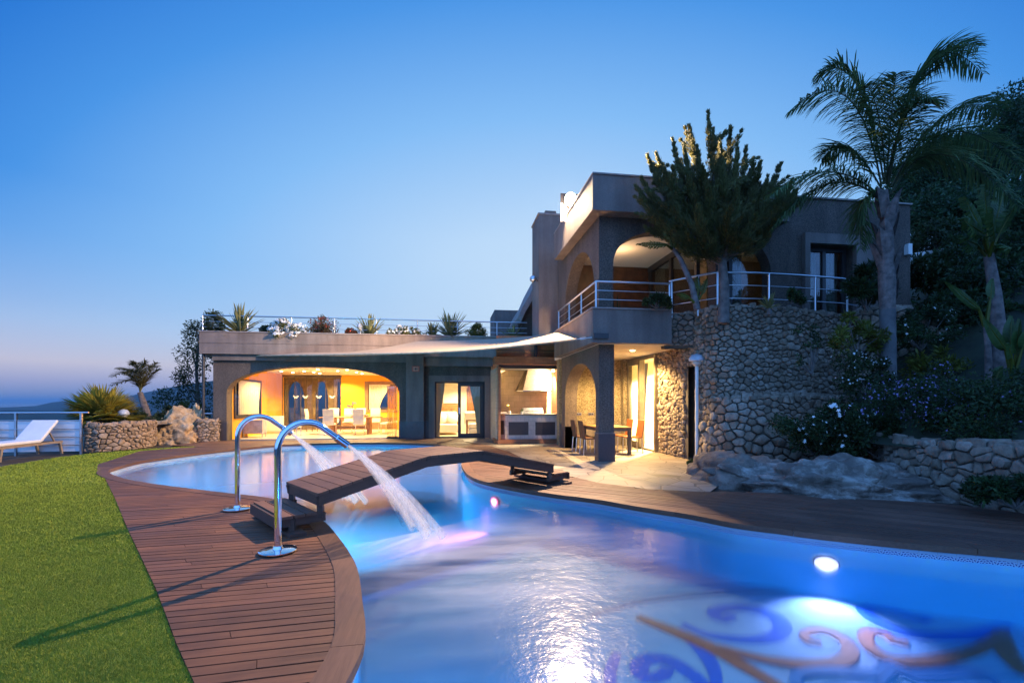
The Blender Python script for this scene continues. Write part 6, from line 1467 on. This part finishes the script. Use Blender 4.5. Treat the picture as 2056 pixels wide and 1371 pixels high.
mb = MB(); mb.bar((x0+.05,19.5,.01),(x0+.05,19.5,.62),.08,.06); mb.bar((x0+.01,19.5,.64),(x1,19.5,.64),.06,.05); mb.build('arm_frame', m_teak, t)

# ------------------------------------------------------------------ barbecue bar
m_ctr = tilewall('pale_bar_tile', (.62,.52,.45,1), (.68,.58,.51,1), .15, .15)
yb_ = 15.92; xa, xb = onY(1005,880,yb_).x, 3.98
bar_ = thing('barbecue_bar', 'tiled barbecue bar with dark granite insets and a stone top', 'bar counter', (xa,yb_,0))
mb = MB(); mb.poly([(xa+.16,yb_),(xb,yb_),(xb,16.75),(xa-.02,16.75),(xa-.02,yb_+.22)], [], lambda u,v,w_: (u,v,w_), .13, .95); recalc(mb.build('body', m_ctr, bar_))
mb = MB(); mb.poly([(xa+.13,yb_-.05),(xb+.02,yb_-.05),(xb+.02,16.8),(xa-.10,16.8),(xa-.10,yb_+.2)], [], lambda u,v,w_: (u,v,w_), .95, .99); recalc(mb.build('countertop', M('granite_top', (.20,.17,.13), .25, .4, 70), bar_))
for X0, X1 in ((1021,1061),(1075,1114.5)):
    a, b = onY(X0,847,yb_), onY(X1,873,yb_); mb = MB(); mb.box(a.x,b.x,yb_-.006,yb_+.01,b.z,a.z); mb.build('granite_inset', m_dado, bar_)
mb = MB(); p0_, p1_ = Vector((xa+.13,yb_+.03,0)), Vector((xa+.0,yb_+.19,0)); mb.bar(Vector((p0_.x-.012,p0_.y-.01,.53)), Vector((p1_.x-.012,p1_.y-.01,.53)), .012, .48); mb.build('granite_inset', m_dado, bar_)
mb = MB(); mb.poly([(xa-.12,yb_-.22),(xb+.06,yb_-.22),(xb+.06,16.7),(xa-.2,16.7),(xa-.2,yb_+.1)], [], lambda u,v,w_: (u,v,w_), -.01, .13); recalc(mb.build('plinth', m_bw, bar_))
hx0, hx1 = onY(1040,784,16.8), onY(1108,784,16.8); hz0 = hx0.z; hz1 = onY(1070,742,16.8).z+.05
hd_ = thing('cooker_hood', 'hammered metal pyramid hood above the barbecue', 'cooker hood', ((hx0.x+hx1.x)/2,17.2,hz0)); mb = MB(); a, b = hx0.x, hx1.x; tx0, tx1 = onY(1060,745,17).x, onY(1078,745,17).x
V_ = [(a,17.58,hz0),(b,17.58,hz0),(b,16.95,hz0),(b-.18,16.75,hz0),(a+.18,16.75,hz0),(a,16.95,hz0)]; U_ = [(tx0,17.58,hz1),(tx1,17.58,hz1),(tx1,17.32,hz1),(tx1-.05,17.25,hz1),(tx0+.05,17.25,hz1),(tx0,17.32,hz1)]
mb.add(V_+U_, [(i,(i+1)%6,(i+1)%6+6,i+6) for i in range(6)]+[(6,7,8,9,10,11)]); recalc(mb.build('hood', M('beaten_copper', (.10,.072,.052), .5, .3, 14, .5, 40, metal=.5), hd_))
mb = MB(); mb.poly([(q[0]-(q[0]-(a+b)/2)*-.02,q[1]-.012) for q in V_[::-1]], [], lambda u,v,w_: (u,v,hz0-.025+w_), 0, .03); recalc(mb.build('rim', m_steel, hd_))
g0, g1 = onY(1047,830,16.4), onY(1091,818,16.4); gr = thing('gas_grill', 'steel grill lid standing on the barbecue bar', 'grill', (g0.x,16.4,.99)); mb = MB(); x0, x1 = g0.x, g1.x
mb.add([(x0,16.2,.99),(x1,16.2,.99),(x1,16.6,.99),(x0,16.6,.99),(x0+.04,16.35,1.2),(x1-.04,16.35,1.2),(x1-.04,16.58,1.2),(x0+.04,16.58,1.2)], [(0,3,2,1),(4,5,6,7),(0,1,5,4),(1,2,6,5),(2,3,7,6),(3,0,4,7)]); mb.build('lid', m_steel, gr, bevel=.02); mb = MB(); mb.tube([(x0+.12,16.2,1.08),(x0+.12,16.16,1.09),(x1-.12,16.16,1.09),(x1-.12,16.2,1.08)], .012, 6); mb.build('handle', m_frame, gr)
p = onY(1023,830,16.3); t = thing('tap', 'slim tall brass tap on the bar left of the grill', 'tap', (p.x,16.3,.99)); mb = MB(); mb.tube([(p.x,16.3,.99),(p.x,16.3,1.28),(p.x-.02,16.28,1.31),(p.x-.1,16.2,1.30),(p.x-.1,16.18,1.25)], .012, 8); mb.build('spout', bpy.data.materials['brass'], t, smooth=1); mb = MB(); mb.lathe([(.04,0),(.045,.02),(.05,.09),(.045,.1)], (p.x,16.3,.99), 12); mb.build('cup', m_white, t, smooth=.8)
p = onY(1048,830,16.15); t = thing('plant_pot', 'tiny white pot with a green tuft beside the grill', 'plant pot', (p.x,16.15,.99)); mb = MB(); mb.lathe([(.035,0),(.05,.09),(.045,.09)], (p.x,16.15,.99), 12); mb.build('pot', m_white, t, smooth=.8); mb = MB(); leaves(mb, [(p.x,16.15,1.11)], [.05], 50, .05, .015, 4, 1.0); mb.build('foliage', m_leafm, t)
p = onY(1003,832,16.2); t = thing('folded_towel', 'pale folded cloth lying at the left end of the bar top', 'towel', (p.x,16.2,.99)); mb = MB(); mb.box(p.x-.08,p.x+.28,16.1,16.35,.992,1.03); mb.box(p.x-.05,p.x+.24,16.12,16.33,1.031,1.06); mb.build('cloth', m_white, t, bevel=.012)

# ------------------------------------------------------------------ patio dining set
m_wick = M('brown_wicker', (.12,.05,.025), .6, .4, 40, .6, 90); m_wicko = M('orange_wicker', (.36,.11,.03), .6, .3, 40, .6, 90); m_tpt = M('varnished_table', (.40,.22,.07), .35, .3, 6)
tx0, tx1, ty0, ty1 = 4.02, 4.95, 11.95, 13.45
tb = thing('patio_table', 'square legged wooden patio table behind the corner column', 'table', ((tx0+tx1)/2,(ty0+ty1)/2,0)); mb = MB(); mb.box(tx0,tx1,ty0,ty1,.71,.75); mb.build('tabletop', m_tpt, tb, bevel=.006)
for xx in (tx0+.05, tx1-.05):
    for yy in (ty0+.05, ty1-.05): mb = MB(); mb.bar((xx,yy,0),(xx,yy,.71),.08,.08); mb.build('leg', M('table_leg', (.10,.08,.06), .5) if 'table_leg' not in bpy.data.materials else bpy.data.materials['table_leg'], tb)
mb = MB(); rect = [(tx0+.05,ty0+.05),(tx1-.05,ty0+.05),(tx1-.05,ty1-.05),(tx0+.05,ty1-.05)]
for (a, b), (c, d_) in zip(rect, rect[1:]+rect[:1]): mb.bar((a,b,.67),(c,d_,.67),.03,.07)
mb.build('apron', bpy.data.materials['table_leg'], tb)
def pchair(label, m):
    t = thing('patio_chair', label, 'chair', (0,0,0), 'wicker chairs round the patio table'); mb = MB(); mb.box(-.21,.21,-.22,.2,.42,.46); mb.build('seat', m, t, bevel=.01)
    mb = MB(); vs = []
    for y, z in ((.17,.44),(.20,.62),(.25,.92)): vs += [(-.21,y,z),(.21,y,z),(.21,y+.03,z),(-.21,y+.03,z)]
    mb.add(vs, [(4*i+j, 4*i+(j+1)%4, 4*i+4+(j+1)%4, 4*i+4+j) for i in range(2) for j in range(4)]+[(3,2,1,0),(8,9,10,11)]); mb.build('backrest', m, t, bevel=.008)
    for x in (-.19,.19):
        for y in (-.2,.19): mb = MB(); mb.tube([(x,y,.42),(x,y+(.03 if y > 0 else -.01),.0)], .015, 6); mb.build('leg', m_steel, t, smooth=1)
    return t
pc = pchair('dark wicker chair under the patio arch, nearer of two', m_wick); pc.location = (3.86,12.25,-.003); pc.rotation_euler = (0,0,PI/2)
dup(pc, (3.84,12.95,-.003), PI/2, 'dark wicker chair under the patio arch, farther of two')
po = pchair('orange lit wicker chair right of the corner column, nearer the glass door', m_wicko); po.location = (5.18,12.45,-.003); po.rotation_euler = (0,0,-PI/2)
dup(po, (5.14,13.15,-.003), -PI/2, 'orange lit wicker chair half hidden by the corner column')
# kitchen unit behind the patio door
t = thing('kitchen_unit', 'pale kitchen unit with worktop behind the patio sliding door', 'kitchen unit', (7.2,12.4,.01)); mb = MB(); mb.box(6.9,7.6,12.45,13.6,.1,.9); mb.build('cabinet', m_cream, t); mb = MB(); mb.box(6.86,7.62,12.42,13.62,.9,.94); mb.build('worktop', m_white, t, bevel=.005); mb = MB(); mb.box(6.95,7.6,12.45,13.6,.01,.1); mb.build('plinth', m_frame, t)
# white garden walls on the slope
def gwall(label, X0, X1, d0, d1, yt0, yt1, yb):
    a, b = W(X0,yt0,d0), W(X1,yt1,d1); mb = MB(); nn = Vector((a.y-b.y, b.x-a.x, 0)).normalized()*.2; zb = H-(yb-HY)/F*max(d0,d1)
    vs = [(a.x,a.y,zb),(b.x,b.y,zb),(b.x,b.y,b.z),(a.x,a.y,a.z)]; vs += [(x+nn.x,y+nn.y,z) for x,y,z in vs]
    mb.add(vs, [(0,1,2,3),(7,6,5,4),(0,4,5,1),(1,5,6,2),(2,6,7,3),(3,7,4,0)]); tag(recalc(mb.build('garden_wall', m_white)), label, 'wall')
gwall('white plastered garden wall sloping up beyond the house end', 1836, 1922, 14.0, 14.5, 508, 494, 560)
gwall('taller pale wall behind the sloping white garden wall', 1830, 1912, 18, 18.5, 466, 470, 520)

# ------------------------------------------------------------------ evening haze over the far coast
mh = bpy.data.materials.new('evening_haze'); mh.use_nodes = True; nn_ = mh.node_tree.nodes; nn_.clear()
pv = nn_.new('ShaderNodeVolumePrincipled'); pv.inputs['Density'].default_value = 9e-5; pv.inputs['Color'].default_value = (.75,.85,1,1); pv.inputs['Anisotropy'].default_value = .2
oh = nn_.new('ShaderNodeOutputMaterial'); mh.node_tree.links.new(pv.outputs[0], oh.inputs['Volume'])
mb = MB(); mb.box(-42000, 42000, -21000, 61000, -91, 75); o = mb.build('haze', mh); tag(o, 'thin bluish evening haze over the far coast', 'haze', kind='stuff')
